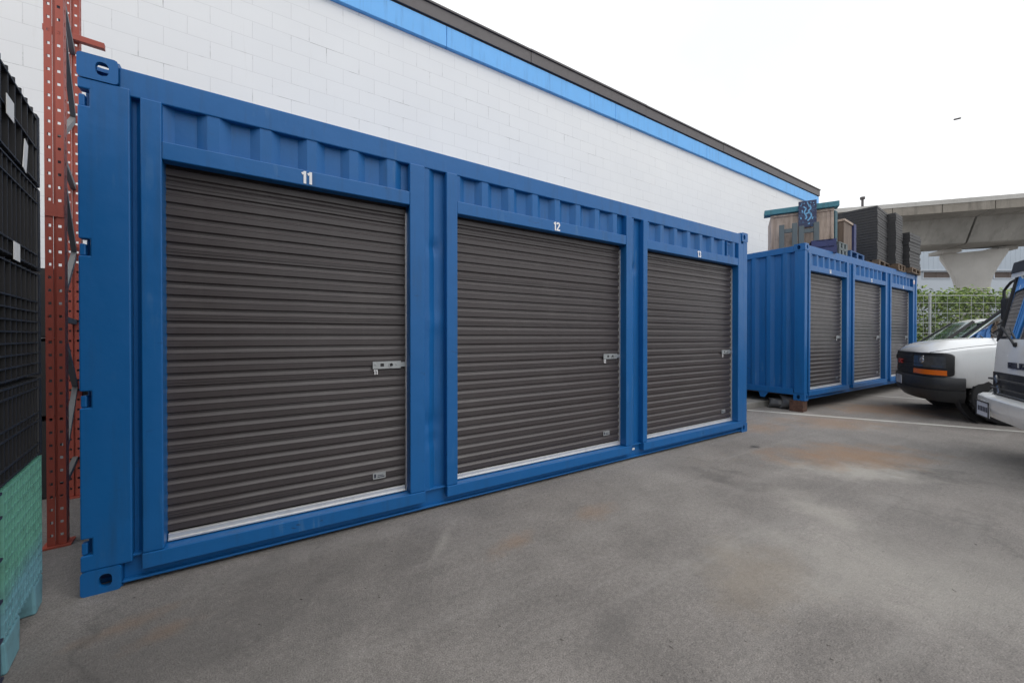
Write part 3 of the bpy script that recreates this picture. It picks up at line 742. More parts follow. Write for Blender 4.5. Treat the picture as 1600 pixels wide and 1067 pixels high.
# ------------------------------------------------------------------ pallet rack
def perforated(mb, x, y, z0, z1):
    """rack column: front face with two rows of real holes, two sides"""
    w_, dp, pitch = .072, .062, .0762
    holes = []
    k = 0; z = z0 + .06
    while z < z1 - .05:
        holes.append(z); z += pitch
    # front face in the XZ plane as strips around the holes
    xs = [x - w_ / 2, x - .027, x - .014, x - .006, x + .006, x + .014, x + .027, x + w_ / 2]
    for i in range(7):
        if i in (1, 5):
            zz = z0
            for h in holes:
                mb.box(xs[i], xs[i + 1], y, y + .0025, zz, h - .008); zz = h + .008
            mb.box(xs[i], xs[i + 1], y, y + .0025, zz, z1)
        elif i == 3: mb.box(xs[i], xs[i + 1], y + .008, y + .0105, z0, z1)
        else: mb.box(xs[i], xs[i + 1], y, y + .0025, z0, z1)
    for sx in (-1, 1):
        xx = x + sx * w_ / 2
        a, b_ = min(xx, xx + sx * .0025), max(xx, xx + sx * .0025)
        for (ya, yb, hol) in ((y, y + .028, False), (y + .028, y + .042, True), (y + .042, y + dp, False)):
            if hol:
                zz = z0
                for h in holes:
                    mb.box(a, b_, ya, yb, zz, h - .012); zz = h + .012
                mb.box(a, b_, ya, yb, zz, z1)
            else: mb.box(a, b_, ya, yb, z0, z1)
rack = thing('pallet_rack', 'tall orange perforated pallet rack upright with grey diagonal braces beside the near container', 'rack', (-.305, .72, 0), R(6))
Y2 = .98
mb = MB(); perforated(mb, 0, 0, .012, 4.6); mb.build('post', M['orange'], rack, merge=False)
mb = MB(); perforated(mb, -.11, Y2, .012, 4.6); mb.build('post', M['orange'], rack, merge=False)
mb = MB(); mb.box(-.06, .06, -.02, .09, 0, .010); mb.build('foot_plate', M['orange'], rack)
mb = MB(); mb.box(-.19, .0, Y2 - .03, Y2 + .12, 0, .010); mb.build('foot_plate', M['orange'], rack)
mb = MB(); zz = .35; up = True
while zz < 4.4:
    a = (.0, .05, zz); c = (-.11, Y2 + .02, zz + .5)
    if not up: a, c = (.0, .05, zz + .5), (-.11, Y2 + .02, zz)
    mb.bar(a, c, .028, .04); zz += .52; up = not up
for z in (.3, 1.36, 2.4, 3.44): mb.bar((0, .05, z), (-.11, Y2 + .02, z), .028, .035)
mb.build('brace', M['darkwire'], rack)
mb = MB(); mb.box(-2.4, -.045, .005, .055, 3.235, 3.345); mb.build('beam', M['orange'], rack, bevel=.004)
mb = MB(); mb.box(-.25, .07, Y2 - .045, Y2 - .003, 3.52, 3.565); mb.build('beam_connector', M['orange'], rack, bevel=.003)
mb = MB(); mb.box(-.037, .037, -.0055, -.001, 1.955, 2.03); mb.build('splice_plate', M['orange'], rack)

# ------------------------------------------------------------------ stacked plastic crates on the left
CU = Vector((.165, -.986)); CW = Vector((.986, .165)); CP = Vector((-.14, .067))
crz = math.atan2(CU.y, CU.x)
# local crate space: x along CU, y = outward (CW is +90deg of CU -> CU rotated +90 = (.986,.165))
def rib_face(mb, l, h, vs, hs_, depth=.035, th=.008, x0=0.0, y0=0.0, z0=0.0):
    mb.box(x0, x0 + l, y0 - depth - .01, y0 - depth, z0, z0 + h)
    for v in vs: mb.box(x0 + v - th / 2, x0 + v + th / 2, y0 - depth, y0 - .002, z0 + .004, z0 + h - .004)
    for q in hs_: mb.box(x0 + .001, x0 + l - .001, y0 - depth, y0, z0 + q - th / 2, z0 + q + th / 2)
def black_crate(z0, h, kind, label, base=(0, 0), l=1.14, dp=.95):
    o = CP + CU * base[0] + CW * base[1]
    root = thing('plastic_crate', label, 'crate', (o.x, o.y, z0), crz, 'plastic bulk crates stacked on the left')
    mb = MB()
    mb.box(.05, l - .05, -dp + .05, -.05, .01, h - .02)
    mb.build('core', M['black'], root)
    mb = MB(); t = .05
    for x0 in (0, l - t):
        mb.box(x0, x0 + t, -t, 0, .0, h - .004); mb.box(x0, x0 + t, -dp, -dp + t, 0, h - .004)
    mb.build('corner_post', M['black'], root, bevel=.006)
    mb = MB()
    if kind == 0:      # big square openings
        rib_face(mb, l - .1, h, [.06 + i * .088 for i in range(12)], [.012, h * .5, h - .03], x0=.05)
    elif kind == 1:    # tall slots
        rib_face(mb, l - .1, h, [.04 + i * .056 for i in range(18)], [.012, h * .18, h * .80, h - .012], x0=.05, th=.007)
    elif kind == 2:    # fine lattice below an opening
        rib_face(mb, l - .1, h, [.05 + i * .07 for i in range(15)], [.012 + i * (h * .68) / 7 for i in range(8)] + [h - .014], x0=.05, th=.006)
    else:
        rib_face(mb, l - .1, h, [.04 + i * .05 for i in range(20)], [.012, .06, h * .45, h * .55, h - .05, h - .012], x0=.05, th=.007)
    mb.build('ribbed_wall', M['black'], root, merge=False)
    mb = MB()
    rib_face(mb, dp - .1, h, [.05 + i * .08 for i in range(11)], [.012, h * .4, h * .75, h - .014])
    e = mb.build('end_wall', M['black'], root, merge=False)
    e.rotation_euler = (0, 0, R(90)); e.location = (.0, -dp + .05, 0)   # faces -x (towards the rack)
    return root
zs = [.70, 1.07, 1.55, 1.94]
c_a = black_crate(.70, .365, 3, 'black ribbed crate resting on the mint green crate, lowest black one')
c_b = black_crate(1.07, .475, 2, 'black lattice walled crate with small square cells, second black one up')
c_c = black_crate(1.55, .385, 1, 'black slotted crate with tall narrow slots, under the topmost crate')
c_d = black_crate(1.94, .335, 0, 'topmost black crate of the stack with large openings and a paper label')
def label_card(root, x, z, w_, h_, mat='paper', tilt=0.0):
    mb = MB(); mb.obox((x, .004, z), (w_ / 2 * math.cos(tilt), 0, w_ / 2 * math.sin(tilt)), (0, .001, 0), (-h_ / 2 * math.sin(tilt), 0, h_ / 2 * math.cos(tilt)))
    mb.build('paper_label', M[mat], root)
label_card(c_d, .47, .17, .09, .075); label_card(c_c, .40, .03, .08, .07)
label_card(c_d, .27, .06, .05, .13, 'paper', .25)
# mint green crate
o = CP
mint = thing('plastic_crate', 'mint green lattice plastic crate on feet at the bottom of the stack', 'crate', (o.x, o.y, 0), crz, 'plastic bulk crates stacked on the left')
ml, md_, mh = .56, .95, .695
mb = MB(); mb.box(.07, ml - .05, -md_ + .07, -.09, .15, mh - .01); mb.build('core', M['mint'], mint)
mb = MB()
n_ = 13
for i in range(n_):
    z = .155 + i * (mh - .17) / (n_ - 1)
    mb.box(.004, ml - .004, -.05, -.002, z - .0045, z + .0045)
for i in range(15):
    x = .01 + i * (ml - .02) / 14
    mb.box(x - .0045, x + .0045, -.05, -.0015, .14, mh - .004)
mb.build('lattice_wall', M['mint'], mint, merge=False)
mb = MB()
for i in range(n_):
    z = .155 + i * (mh - .17) / (n_ - 1); mb.box(-.012, .03, -md_ + .01, -.045, z - .005, z + .005)
for i in range(22):
    y = -.05 - i * (md_ - .07) / 21; mb.box(-.008, .03, y - .004, y + .004, .14, mh - .004)
mb.build('lattice_wall', M['mint'], mint, merge=False)
for (x0, x1) in ((.0, .15), (.36, ml)):
    mb = MB(); mb.prism([(x0 + .012, 0), (x1 - .03, 0), (x1 + .0, .139), (x0, .139)], [], -.18, -.001, 'XZ')
    mb.prism([(x0 + .012, 0), (x1 - .03, 0), (x1 + .0, .139), (x0, .139)], [], -md_, -md_ + .18, 'XZ'); mb.build('foot', M['mint'], mint, bevel=.01)
navy = thing('plastic_crate', 'dark navy plastic crate beside the mint green one, at the edge of the picture', 'crate', (CP + CU * .575).to_tuple() + (0,), crz, 'plastic bulk crates stacked on the left')
mb = MB(); mb.box(.01, .56, -.94, -.03, .02, .68); mb.build('core', M['navy'], navy)
mb = MB(); rib_face(mb, .57, .695, [.03 + i * .085 for i in range(7)], [.02, .16, .3, .45, .6, .685], depth=.03); mb.build('ribbed_wall', M['navy'], navy, merge=False)
# a second stack towards the camera, unseen, added tall to shade the left
black_crate(.0, .95, 3, 'unseen black ribbed crate at the foot of the stack added to shade the left', (1.2, -.02))
black_crate(.96, .95, 2, 'unseen black lattice crate in the middle of the stack added to shade the left', (1.2, -.02))
black_crate(1.92, .95, 1, 'unseen black slotted crate on top of the stack added to shade the left', (1.2, -.02))

for z0_, h_, kd, lb in ((0.0, .62, 3, 'black ribbed crate on the ground behind the orange rack'), (.63, .60, 2, 'black lattice crate in the dark behind the orange rack'), (1.24, .55, 1, 'black slotted crate on top of the stack behind the orange rack')):
    o_ = Vector((-.62, 2.78)) - CP
    black_crate(z0_, h_, kd, lb, (o_.dot(CU), o_.dot(CW)), 1.05, 1.1)

for z0_, kd, lb in ((0, 3, 'unseen black ribbed crate at the foot of the shading stack added nearest the camera'), (.96, 1, 'unseen black slotted crate in the middle of the shading stack added nearest the camera'), (1.92, 2, 'unseen black lattice crate on top of the shading stack added nearest the camera')):
    black_crate(z0_, .95, kd, lb, (2.42, -.05))  # unseen light-blocking stack, added to darken the left foreground

# ------------------------------------------------------------------ load on the far container
RZ = 2.747
def wpos(px, Z, py): return Vector((*at(px, Z), CAM.z - (py - 526) / 600 * Z))
fd = Vector((-.46, .888, 0)); fn = Vector((-.888, -.46, 0))
# plywood crate
pc = thing('plywood_crate', 'weathered pale plywood crate on blue pallets, leftmost on the far container roof', 'crate', (9.54, .2, 0))
mb = MB(); c = Vector((0, 0, 3.182)) + fd * .48 - fn * .42; mb.obox(c, fd * .48, fn * .42, Vector((0, 0, .43))); mb.build('wall', M['ply'], pc, bevel=.004)
mb = MB(); mb.obox(Vector((0, 0, 3.585)) + fd * .48 + fn * .012, fd * .485, fn * .011, Vector((0, 0, .022))); mb.obox(Vector((0, 0, 2.80)) + fd * .48 + fn * .012, fd * .485, fn * .011, Vector((0, 0, .022)))
for k in (.02, .94): mb.obox(Vector((0, 0, 3.19)) + fd * k + fn * .01, fd * .02, fn * .009, Vector((0, 0, .365)))
mb.build('batten', M['ply'], pc, bevel=.003)
mb = MB(); mb.obox(Vector((9.54, .2, 3.665)) + fd * .50 - fn * .03, fd * .57, fn * .11, Vector((0, 0, .05)))
tag(mb.build('board', M['teal'], bevel=.01), 'mossy teal painted slab lying on top of the pale plywood crate', 'board')
# hanging panel
gp = thing('painted_panel', 'navy panel with light blue brush strokes hung on the plywood crate front', 'panel', (9.54, .2, 0))
cpan = fd * .40 + fn * .105 + Vector((0, 0, 3.535))
mb = MB(); mb.obox(cpan, fd * .135, fn * .01, Vector((0, 0, .245))); mb.build('board', M['graf'], gp, bevel=.003)
mb = MB()
def stroke(pts, w_):
    P3 = [cpan + fn * .0125 - fd * x + Vector((0, 0, y)) for x, y in pts]
    for a, c_ in zip(P3, P3[1:]): mb.bar(a, c_, w_, .004, fn)
stroke([(-.06, .14), (-.02, .10), (-.05, .03), (-.03, -.01), (-.01, -.06), (-.03, -.10)], .022)
stroke([(.03, .16), (.05, .09), (.01, .05), (.05, .0), (.06, -.05), (.03, -.10), (.0, -.13)], .024)
stroke([(-.03, .0), (.02, .02), (.05, .0)], .026); stroke([(.03, -.17), (.015, -.20)], .02); stroke([(-.08, .08), (-.075, .03)], .02)
stroke([(.08, -.07), (.07, -.11)], .02); stroke([(-.10, -.05), (-.095, -.09)], .018); stroke([(.0, .20), (.03, .12)], .016)
for x, y in ((-.09, .19), (-.05, .2), (.0, .21), (.05, .2), (.09, .19), (-.1, .16), (.1, .15)): mb.obox(cpan + fn * .012 - fd * x + Vector((0, 0, y)), fd * .008, fn * .003, Vector((0, 0, .008)))
mb.build('paint_stroke', M['grafpaint'], gp, merge=False)
# grey trestle
tr = thing('timber_trestle', 'grey painted timber frame with short rungs standing before the plywood crate', 'trestle', (9.54, .2, 0))
mb = MB(); off = fn * .19
for k, zt in ((.80, 3.36), (.60, 3.37), (.50, 3.30), (.28, 3.34)):
    mb.obox(fd * k + off + Vector((0, 0, (RZ + zt) / 2)), fd * .04, fn * .03, Vector((0, 0, (zt - RZ) / 2)))
mb.build('upright', M['greyframe'], tr, bevel=.003)
mb = MB()
for k0, k1, z in ((.60, .80, 3.24), (.28, .50, 3.2), (.60, .80, 2.9), (.28, .50, 2.88)): mb.obox(fd * (k0 + k1) / 2 + off + Vector((0, 0, z)), fd * ((k1 - k0) / 2 - .041), fn * .022, Vector((0, 0, .035)))
mb.build('rung', M['greyframe'], tr, bevel=.003)

def pallet(label, x, y, z, rz, mat, lx=1.0, ly=1.15, h=.13, group='pallets on the container roof'):
    root = thing('pallet', label, 'pallet', (x, y, z), rz, group)
    mb = MB()
    for i in range(7):
        y0 = -ly / 2 + i * (ly - .12) / 6; mb.box(-lx / 2, lx / 2, y0, y0 + .12, h - .022, h)
    mb.build('top_deck', M[mat], root, bevel=.003)
    mb = MB()
    for i in range(3):
        y0 = -ly / 2 + i * (ly - .12) / 2; mb.box(-lx / 2, lx / 2, y0, y0 + .12, 0, .02)
    mb.build('bottom_deck', M[mat], root, bevel=.003)
    for i in range(3):
        mb = MB(); x0 = -lx / 2 + i * (lx - .1) / 2; mb.box(x0, x0 + .1, -ly / 2 + .003, ly / 2 - .003, .0205, h - .0225); mb.build('stringer', M[mat], root)
    return root
pallet('small indigo pallet in front of the pale plywood crate, lower one of the pair', 9.43, .33, RZ, R(27), 'indigo', .40, .36, .13)
pallet('small indigo pallet in front of the pale plywood crate, upper one of the pair', 9.43, .34, RZ + .131, R(27), 'indigo', .40, .36, .125)
pallet('grey sided pallet beside the indigo pallets, lower one at the roof edge', 9.88, .27, RZ, R(2), 'greyframe', .46, .22, .13)
pallet('grey sided pallet beside the indigo pallets, upper one at the roof edge', 9.88, .27, RZ + .131, R(2), 'greyframe', .46, .22, .125)
pallet('bright blue pallet below the dark plywood crate', 10.62, .72, RZ, R(3), 'palletblue', .9, 1.1, .16)
# teal board standing
mb = MB(); mb.box(0, .13, 0, .85, RZ + .02, 3.63)
o = mb.build('board', M['tealdark'], bevel=.004, loc=(9.80, .26, 0), rot=R(3)); tag(o, 'dark teal board standing upright beside the pale plywood crate', 'board')
pc2 = thing('plywood_crate', 'dark stained plywood crate on the bright blue pallet, narrower one', 'crate', (10.28, .28, RZ + .161), R(4))
mb = MB(); mb.box(0, .55, 0, .8, 0, .60); mb.build('wall', M['ply2'], pc2, bevel=.004)
mb = MB(); mb.box(-.02, .57, -.02, .82, .602, .645); mb.build('lid', M['ply'], pc2, bevel=.004)
mb = MB(); mb.box(0, .16, 0, .7, 0, .64)
o = mb.build('board', M['indigo'], bevel=.004, loc=(10.86, .29, RZ + .161), rot=R(4)); tag(o, 'indigo painted board standing right of the dark plywood crate', 'board')

pallet('bare wooden pallet under the tallest stack of black trays', 12.25, .72, RZ, R(4), 'timber', 1.0, 1.1, .15)
pallet('bare wooden pallet under the pale edged stack of trays', 13.05, .62, RZ, R(2), 'timber', .62, 1.1, .15)
pallet('bare wooden pallet under the shortest stack of black trays', 13.86, .55, RZ, R(2), 'timber', .86, 1.1, .12)
def tray_mesh(lx, ly, h, lip):
    mb = MB(); mb.box(-lx / 2 + .008, lx / 2 - .008, -ly / 2 + .008, ly / 2 - .008, 0, h - lip)
    mb.box(-lx / 2, lx / 2, -ly / 2, ly / 2, h - lip, h)
    return mb
def tray_stack(label, group, x, y, z, rz, lx, ly, h, n_, mat, jit=.012):
    src = None
    for k in range(n_):
        if src is None:
            src = tray_mesh(lx, ly, h * .97, h * .8).build('plastic_tray', M[mat]); o = src
        else:
            o = src.copy(); COL.objects.link(o)
        o.location = (x + random.uniform(-jit, jit), y + random.uniform(-jit, jit), z + k * h); o.rotation_euler = (0, 0, rz + random.uniform(-.01, .01))
        tag(o, label, 'tray', group)
tray_stack('flat black plastic tray in the tallest stack on the far container roof', 'black trays in the tallest roof stack', 12.25, .72, RZ + .152, R(4), .95, 1.02, .058, 20, 'trayblack', .005)
tray_stack('flat grey edged plastic tray in the stack right behind the tallest one', 'grey edged trays in the middle roof stack', 13.05, .62, RZ + .152, R(2), .60, 1.0, .058, 20, 'grayplastic', .006)
tray_stack('flat black plastic tray in the shortest stack at the far end of the roof', 'black trays in the shortest roof stack', 13.86, .52, RZ + .122, R(-1), .84, 1.0, .075, 11, 'trayblack', .01)

# ------------------------------------------------------------------ elevated guideway
GA = at(1320, 25.64); GB = at(1600, 23.0); gd = (GB - GA).normalized(); gn = Vector((gd.y, -gd.x))
if gn.dot(Vector((CAM.x, CAM.y)) - GA) < 0: gn = -gn
gw = thing('elevated_guideway', 'grey concrete elevated railway guideway on a flared pier behind the yard', 'viaduct', (0, 0, 0))
def gpt(s, n_, z): p = GA + gd * s + gn * n_; return (p.x, p.y, z)
S0, S1 = -25, 45
def gsec(mb, sec, s0, s1):
    mb.loft([[gpt(s, n_, z) for n_, z in sec] for s in (s0, s1)])
joint = (at(1537, 24.0) - GA).dot(gd)
for (s0, s1) in ((S0, joint - .06), (joint + .06, S1)):
    mb = MB(); gsec(mb, [(0, 9.06), (0, 9.2), (-6.2, 9.2), (-6.2, 9.06), (-5.0, 8.9), (-4.25, 7.42), (-4.1, 7.35), (-2.1, 7.35), (-1.95, 7.42), (-1.2, 8.9)], s0, s1)
    mb.build('girder', M['conc'], gw)
mb = MB(); s = S0
while s < S1:
    gsec(mb, [(.03, 9.0), (.06, 9.0), (.06, 9.52), (-.14, 9.52), (-.14, 9.205), (.03, 9.203)], s, s + 2.46); s += 2.5
mb.build('parapet', M['conc_brown'], gw)
mb = MB(); gsec(mb, [(.09, 9.525), (.09, 9.80), (-.05, 9.83), (-.2, 9.80), (-.2, 9.525)], S0, S1); mb.build('parapet_cap', M['conc_light'], gw)
mb = MB(); gsec(mb, [(-6.0, 9.205), (-6.0, 9.82), (-6.2, 9.82), (-6.2, 9.205)], S0, S1); mb.build('parapet', M['conc_brown'], gw)
mb = MB(); sm = (at(1352, 25.3) - GA).dot(gd); mb.tube([gpt(sm, -.4, 9.3), gpt(sm, -.4, 10.45)], .07, 8); mb.tube([gpt(sm, -.4, 10.4), gpt(sm, -.4, 10.55)], .14, 8); mb.build('mast', M['flashing'], gw)
# pier
pcn = at(1518, 27.0)
mb = MB(); rings = []
for z, wd, dp in ((-.2, 2.25, 1.7), (4.3, 2.2, 1.6), (4.9, 2.32, 1.62), (5.4, 2.65, 1.65), (5.9, 3.15, 1.7), (6.4, 3.75, 1.75), (6.85, 4.35, 1.8), (7.0, 4.45, 1.8), (7.12, 4.45, 1.8)):
    hw, hd, ch = wd * .345, dp * .37, .10
    ring = [(-hw + ch, -hd), (hw - ch, -hd), (hw, -hd + ch), (hw, hd - ch), (hw - ch, hd), (-hw + ch, hd), (-hw, hd - ch), (-hw, -hd + ch)]
    pd = pcn - Vector((CAM.x, CAM.y)); a = math.atan2(-pd.x, pd.y) + R(4)
    rings.append([(pcn.x + u * math.cos(a) - v * math.sin(a), pcn.y + u * math.sin(a) + v * math.cos(a), z) for u, v in ring])
mb.loft(rings); mb.build('pier', M['conc_light'], gw, smooth=35)
mb = MB()
for s_ in (-1.5, 1.4): 
    p = pcn + gd * s_; mb.obox((p.x, p.y, 7.235), (gd.x * .5, gd.y * .5, 0), (gn.x * .7, gn.y * .7, 0), (0, 0, .112))
mb.build('bearing', M['conc_light'], gw)

# ------------------------------------------------------------------ industrial building behind
ib = thing('industrial_building', 'pale blue metal clad industrial building behind the guideway', 'building', (*at(1500, 40), 0), math.atan2(Rv.y, Rv.x))
mb = MB(); mb.box(-9, 22, 0, 14, 0, 8.15); mb.build('wall', M['bldg'], ib)
mb = MB()
for i in range(62): mb.box(-9 + i * .5, -9 + i * .5 + .485, -.16, .0, 8.16, 12.2)
mb.build('upper_cladding', M['bldg2'], ib)
mb = MB(); mb.box(-9.1, 22.1, -.22, -.165, 8.05, 8.2); mb.build('ledge', M['bldg'], ib)
for (px0, px1) in ((1440, 1484), (1551, 1598), (1640, 1685)):
    x0, x1 = (px0 - 1500) / 15, (px1 - 1500) / 15
    mb = MB(); mb.prism([(x0, 7.25), (x1, 7.25), (x1, 8.02), (x0, 8.02)], [[(x0 + .1, 7.35), (x1 - .1, 7.35), (x1 - .1, 7.94), (x0 + .1, 7.94)]], -.06, -.002, 'XZ')
    wn = mb.build('window', M['bldg'], ib)
    mb = MB()
    for k in range(6): mb.obox(((x0 + x1) / 2, -.03, 7.4 + k * .1), ((x1 - x0) / 2 - .1, 0, 0), (0, .02, .03), (0, .006, -.006))
    mb.box(x0 + .1, x1 - .1, -.004, -.001, 7.35, 7.94); mb.box((x0 + x1) / 2 - .03, (x0 + x1) / 2 + .03, -.07, -.061, 7.35, 7.94)
    mb.build('louver', M['louver'], wn)

# ------------------------------------------------------------------ fence and hedge
fc = thing('wire_fence', 'grey welded wire mesh fence with steel posts in front of the hedge', 'fence', (*at(1500, 12.0), 0), math.atan2(Rv.y, Rv.x))
mb = MB(); ztop = 2.53
for i, z in enumerate((2.53, 2.30, 1.98, 1.68, 1.36, 1.05, .75, .45, .12)):
    mb.tube([(-3.4, 0, z), (9, 0, z)], .011 if i == 0 else .0065, 6)
x = -3.4
while x < 9: mb.tube([(x, .0, .05), (x, .0, ztop)], .0048, 5); x += .375
mb.build('mesh_panel', M['galv'], fc, merge=False)
mb = MB(); x = -3.4
for k in range(160):
    x0 = -5.9 + k * .09
    for sg in (0, 1):
        a, c_ = (x0, x0 + 2.4) if sg == 0 else (x0 + 2.4, x0)
        lo, hi = (a, .06), (c_, 2.46)
        # clip to fence extent
        if max(a, c_) < -3.3 or min(a, c_) > 8.9: continue
        pts = []
        for t in (0, 1): pts.append([lo[0] + (hi[0] - lo[0]) * t, lo[1] + (hi[1] - lo[1]) * t])
        def clipx(p, q, lim, side):
            if (p[0] - lim) * side < 0:
                t = (lim - p[0]) / (q[0] - p[0]); return [lim, p[1] + (q[1] - p[1]) * t]
            return p
        p, q = pts
        p2_ = clipx(clipx(p, q, -3.3, 1), q, 8.9, -1); q2_ = clipx(clipx(q, p, -3.3, 1), p, 8.9, -1)
        mb.tube([(p2_[0], .014 + .004 * sg, p2_[1]), (q2_[0], .014 + .004 * sg, q2_[1])], .0014, 3, caps=False)
mb.build('chain_link', M['darkwire'], fc, merge=False)
for x in (-3.4, -.9, 1.6, 4.1, 6.6, 9.0):
    mb = MB(); mb.tube([(x, .045, 0), (x, .045, 2.62)], .035, 10); mb.build('post', M['galv'], fc, smooth=40)

hd_ = thing('hedge', 'overgrown green leafy hedge behind the wire fence', 'hedge', (*at(1500, 13.0), 0), math.atan2(Rv.y, Rv.x))
mb = MB(); rnd = random.Random(5)
def topz(x): return 2.55 + .28 * mnoise.noise(Vector((x * .9, 3.1, 0))) + .12 * mnoise.noise(Vector((x * 3.1, 1, 0)))
NL = 34000
for i in range(NL):
    x = rnd.uniform(-3.6, 6.5); zt = topz(x)
    if i % 5 == 0: z = zt + rnd.gauss(.05, .14)
    else: z = rnd.uniform(.1, zt)
    y = rnd.uniform(-.15, .75) + .25 * mnoise.noise(Vector((x * 1.2, z * 1.2, 0)))
    if mnoise.noise(Vector((x * 1.6, y * 1.6, z * 1.6))) < -.42: continue
    s = rnd.uniform(.035, .085); a = Vector((rnd.gauss(0, 1), rnd.gauss(0, 1), rnd.gauss(0, .6))).normalized()
    b_ = a.cross(Vector((rnd.gauss(0, .6), rnd.gauss(-.5, .6), rnd.gauss(.8, .5)))).normalized()
    c = Vector((x, y, z))
    vs = [mb.bm.verts.new(p) for p in (c - a * s, c - b_ * s * .45, c + a * s, c + b_ * s * .45)]
    mb.bm.faces.new(vs)
mb.build('foliage', M['leaf'], hd_, merge=False, normals=False)
mb = MB()
for i in range(40):
    x = rnd.uniform(-3.4, 6.3); y = rnd.uniform(.1, .9)
    mb.tube([(x, y, 0), (x + rnd.gauss(0, .15), y, 1.2), (x + rnd.gauss(0, .3), y + rnd.gauss(0, .1), topz(x) - .05)], [.022, .015, .006], 5)
mb.build('stem', M['stemwood'], hd_)

# ------------------------------------------------------------------ vehicles
def cut(o, cutters):
    """boolean-cut o's mesh with throwaway cutter meshes"""
    tmp = []
    for cmb in cutters:
        c = cmb.build('cutter', M['interior']); tmp.append(c)
        md = o.modifiers.new('cut', 'BOOLEAN'); md.operation = 'DIFFERENCE'; md.object = c; md.solver = 'EXACT'
    bpy.context.view_layer.update()
    me = bpy.data.meshes.new_from_object(o.evaluated_get(bpy.context.evaluated_depsgraph_get()))
    for md in list(o.modifiers): o.modifiers.remove(md)
    old = o.data; o.data = me
    for c in tmp: bpy.data.objects.remove(c)
def smooth_obj(o, ang=35):
    for p in o.data.polygons: p.use_smooth = True
    o.data.set_sharp_from_angle(angle=R(ang))
def wheel(root, x, y, side, r=.37, wd=.235, z=None):
    z = r if z is None else z
    c = (x, y, z); ax = (0, side, 0)
    root_w = bpy.data.objects.new('wheel', None); COL.objects.link(root_w); root_w.parent = root; root_w.location = c
    mb = MB(); mb.lathe([(r * .60, .0), (r * .66, .02), (r * .86, .022), (r * .96, .005), (r, -.03), (r, -wd + .03), (r * .95, -wd), (r * .6, -wd), (r * .6, 0)], (0, 0, 0), ax, 40)
    for k in range(44):
        a = 2 * math.pi * k / 44
        mb.obox((r * 1.002 * math.cos(a), side * (-wd / 2 + (.05 if k % 2 else -.05)), r * 1.002 * math.sin(a)), (.006 * math.cos(a), 0, .006 * math.sin(a)), (0, .05, 0), (-.014 * math.sin(a), 0, .014 * math.cos(a)))
    mb.build('tyre', M['rubber'], root_w, smooth=40)
    mb = MB(); mb.lathe([(r * .6, -.01), (r * .56, -.03), (r * .45, -.05), (r * .40, -.02), (r * .18, -.01), (r * .16, .015), (0, .018)], (0, 0, 0), ax, 28)
    mb.build('rim', M['galv'], root_w, smooth=40)
def ring_half(pts): return [(y, z) for y, z in pts] + [(-y, z) for y, z in reversed(pts) if abs(y) > 1e-6]
def strip(mb, path, prof, mirror=True, squeeze=None, zmid=0):
    """path: plan points (x,y) from side to centre; prof: (inset, z). Sheet along path with thickness from profile closed"""
    pts = [Vector(p) for p in path]
    if mirror: pts = pts + [Vector((p.x, -p.y)) for p in reversed(pts[:-1])]
    rows = []
    for i, p in enumerate(pts):
        t = (pts[min(i + 1, len(pts) - 1)] - pts[max(i - 1, 0)]).normalized(); nrm = Vector((t.y, -t.x))   # outward for +y -> -y going
        if nrm.x < 0 and abs(nrm.x) > .05: nrm = -nrm
        q = squeeze(abs(p.y)) if squeeze else 1.0
        rows.append([(p.x - nrm.x * ins, p.y - nrm.y * ins, zmid + (z - zmid) * q) for ins, z in prof])
    mb.loft(rows)
def subpath(path, y0, y1):
    """portion of a plan path (y decreasing) between y0 (outer) and y1 (inner), resampled"""
    out = []
    ys = [p[1] for p in path]
    def f(y):
        for (xa, ya), (xb, yb) in zip(path, path[1:]):
            if yb <= y <= ya:
                t = (ya - y) / (ya - yb) if ya != yb else 0; return xa + (xb - xa) * t
        return path[-1][0]
    out = [(f(y0), y0)] + [p for p in path if y1 < p[1] < y0] + [(f(y1), y1)]
    return out

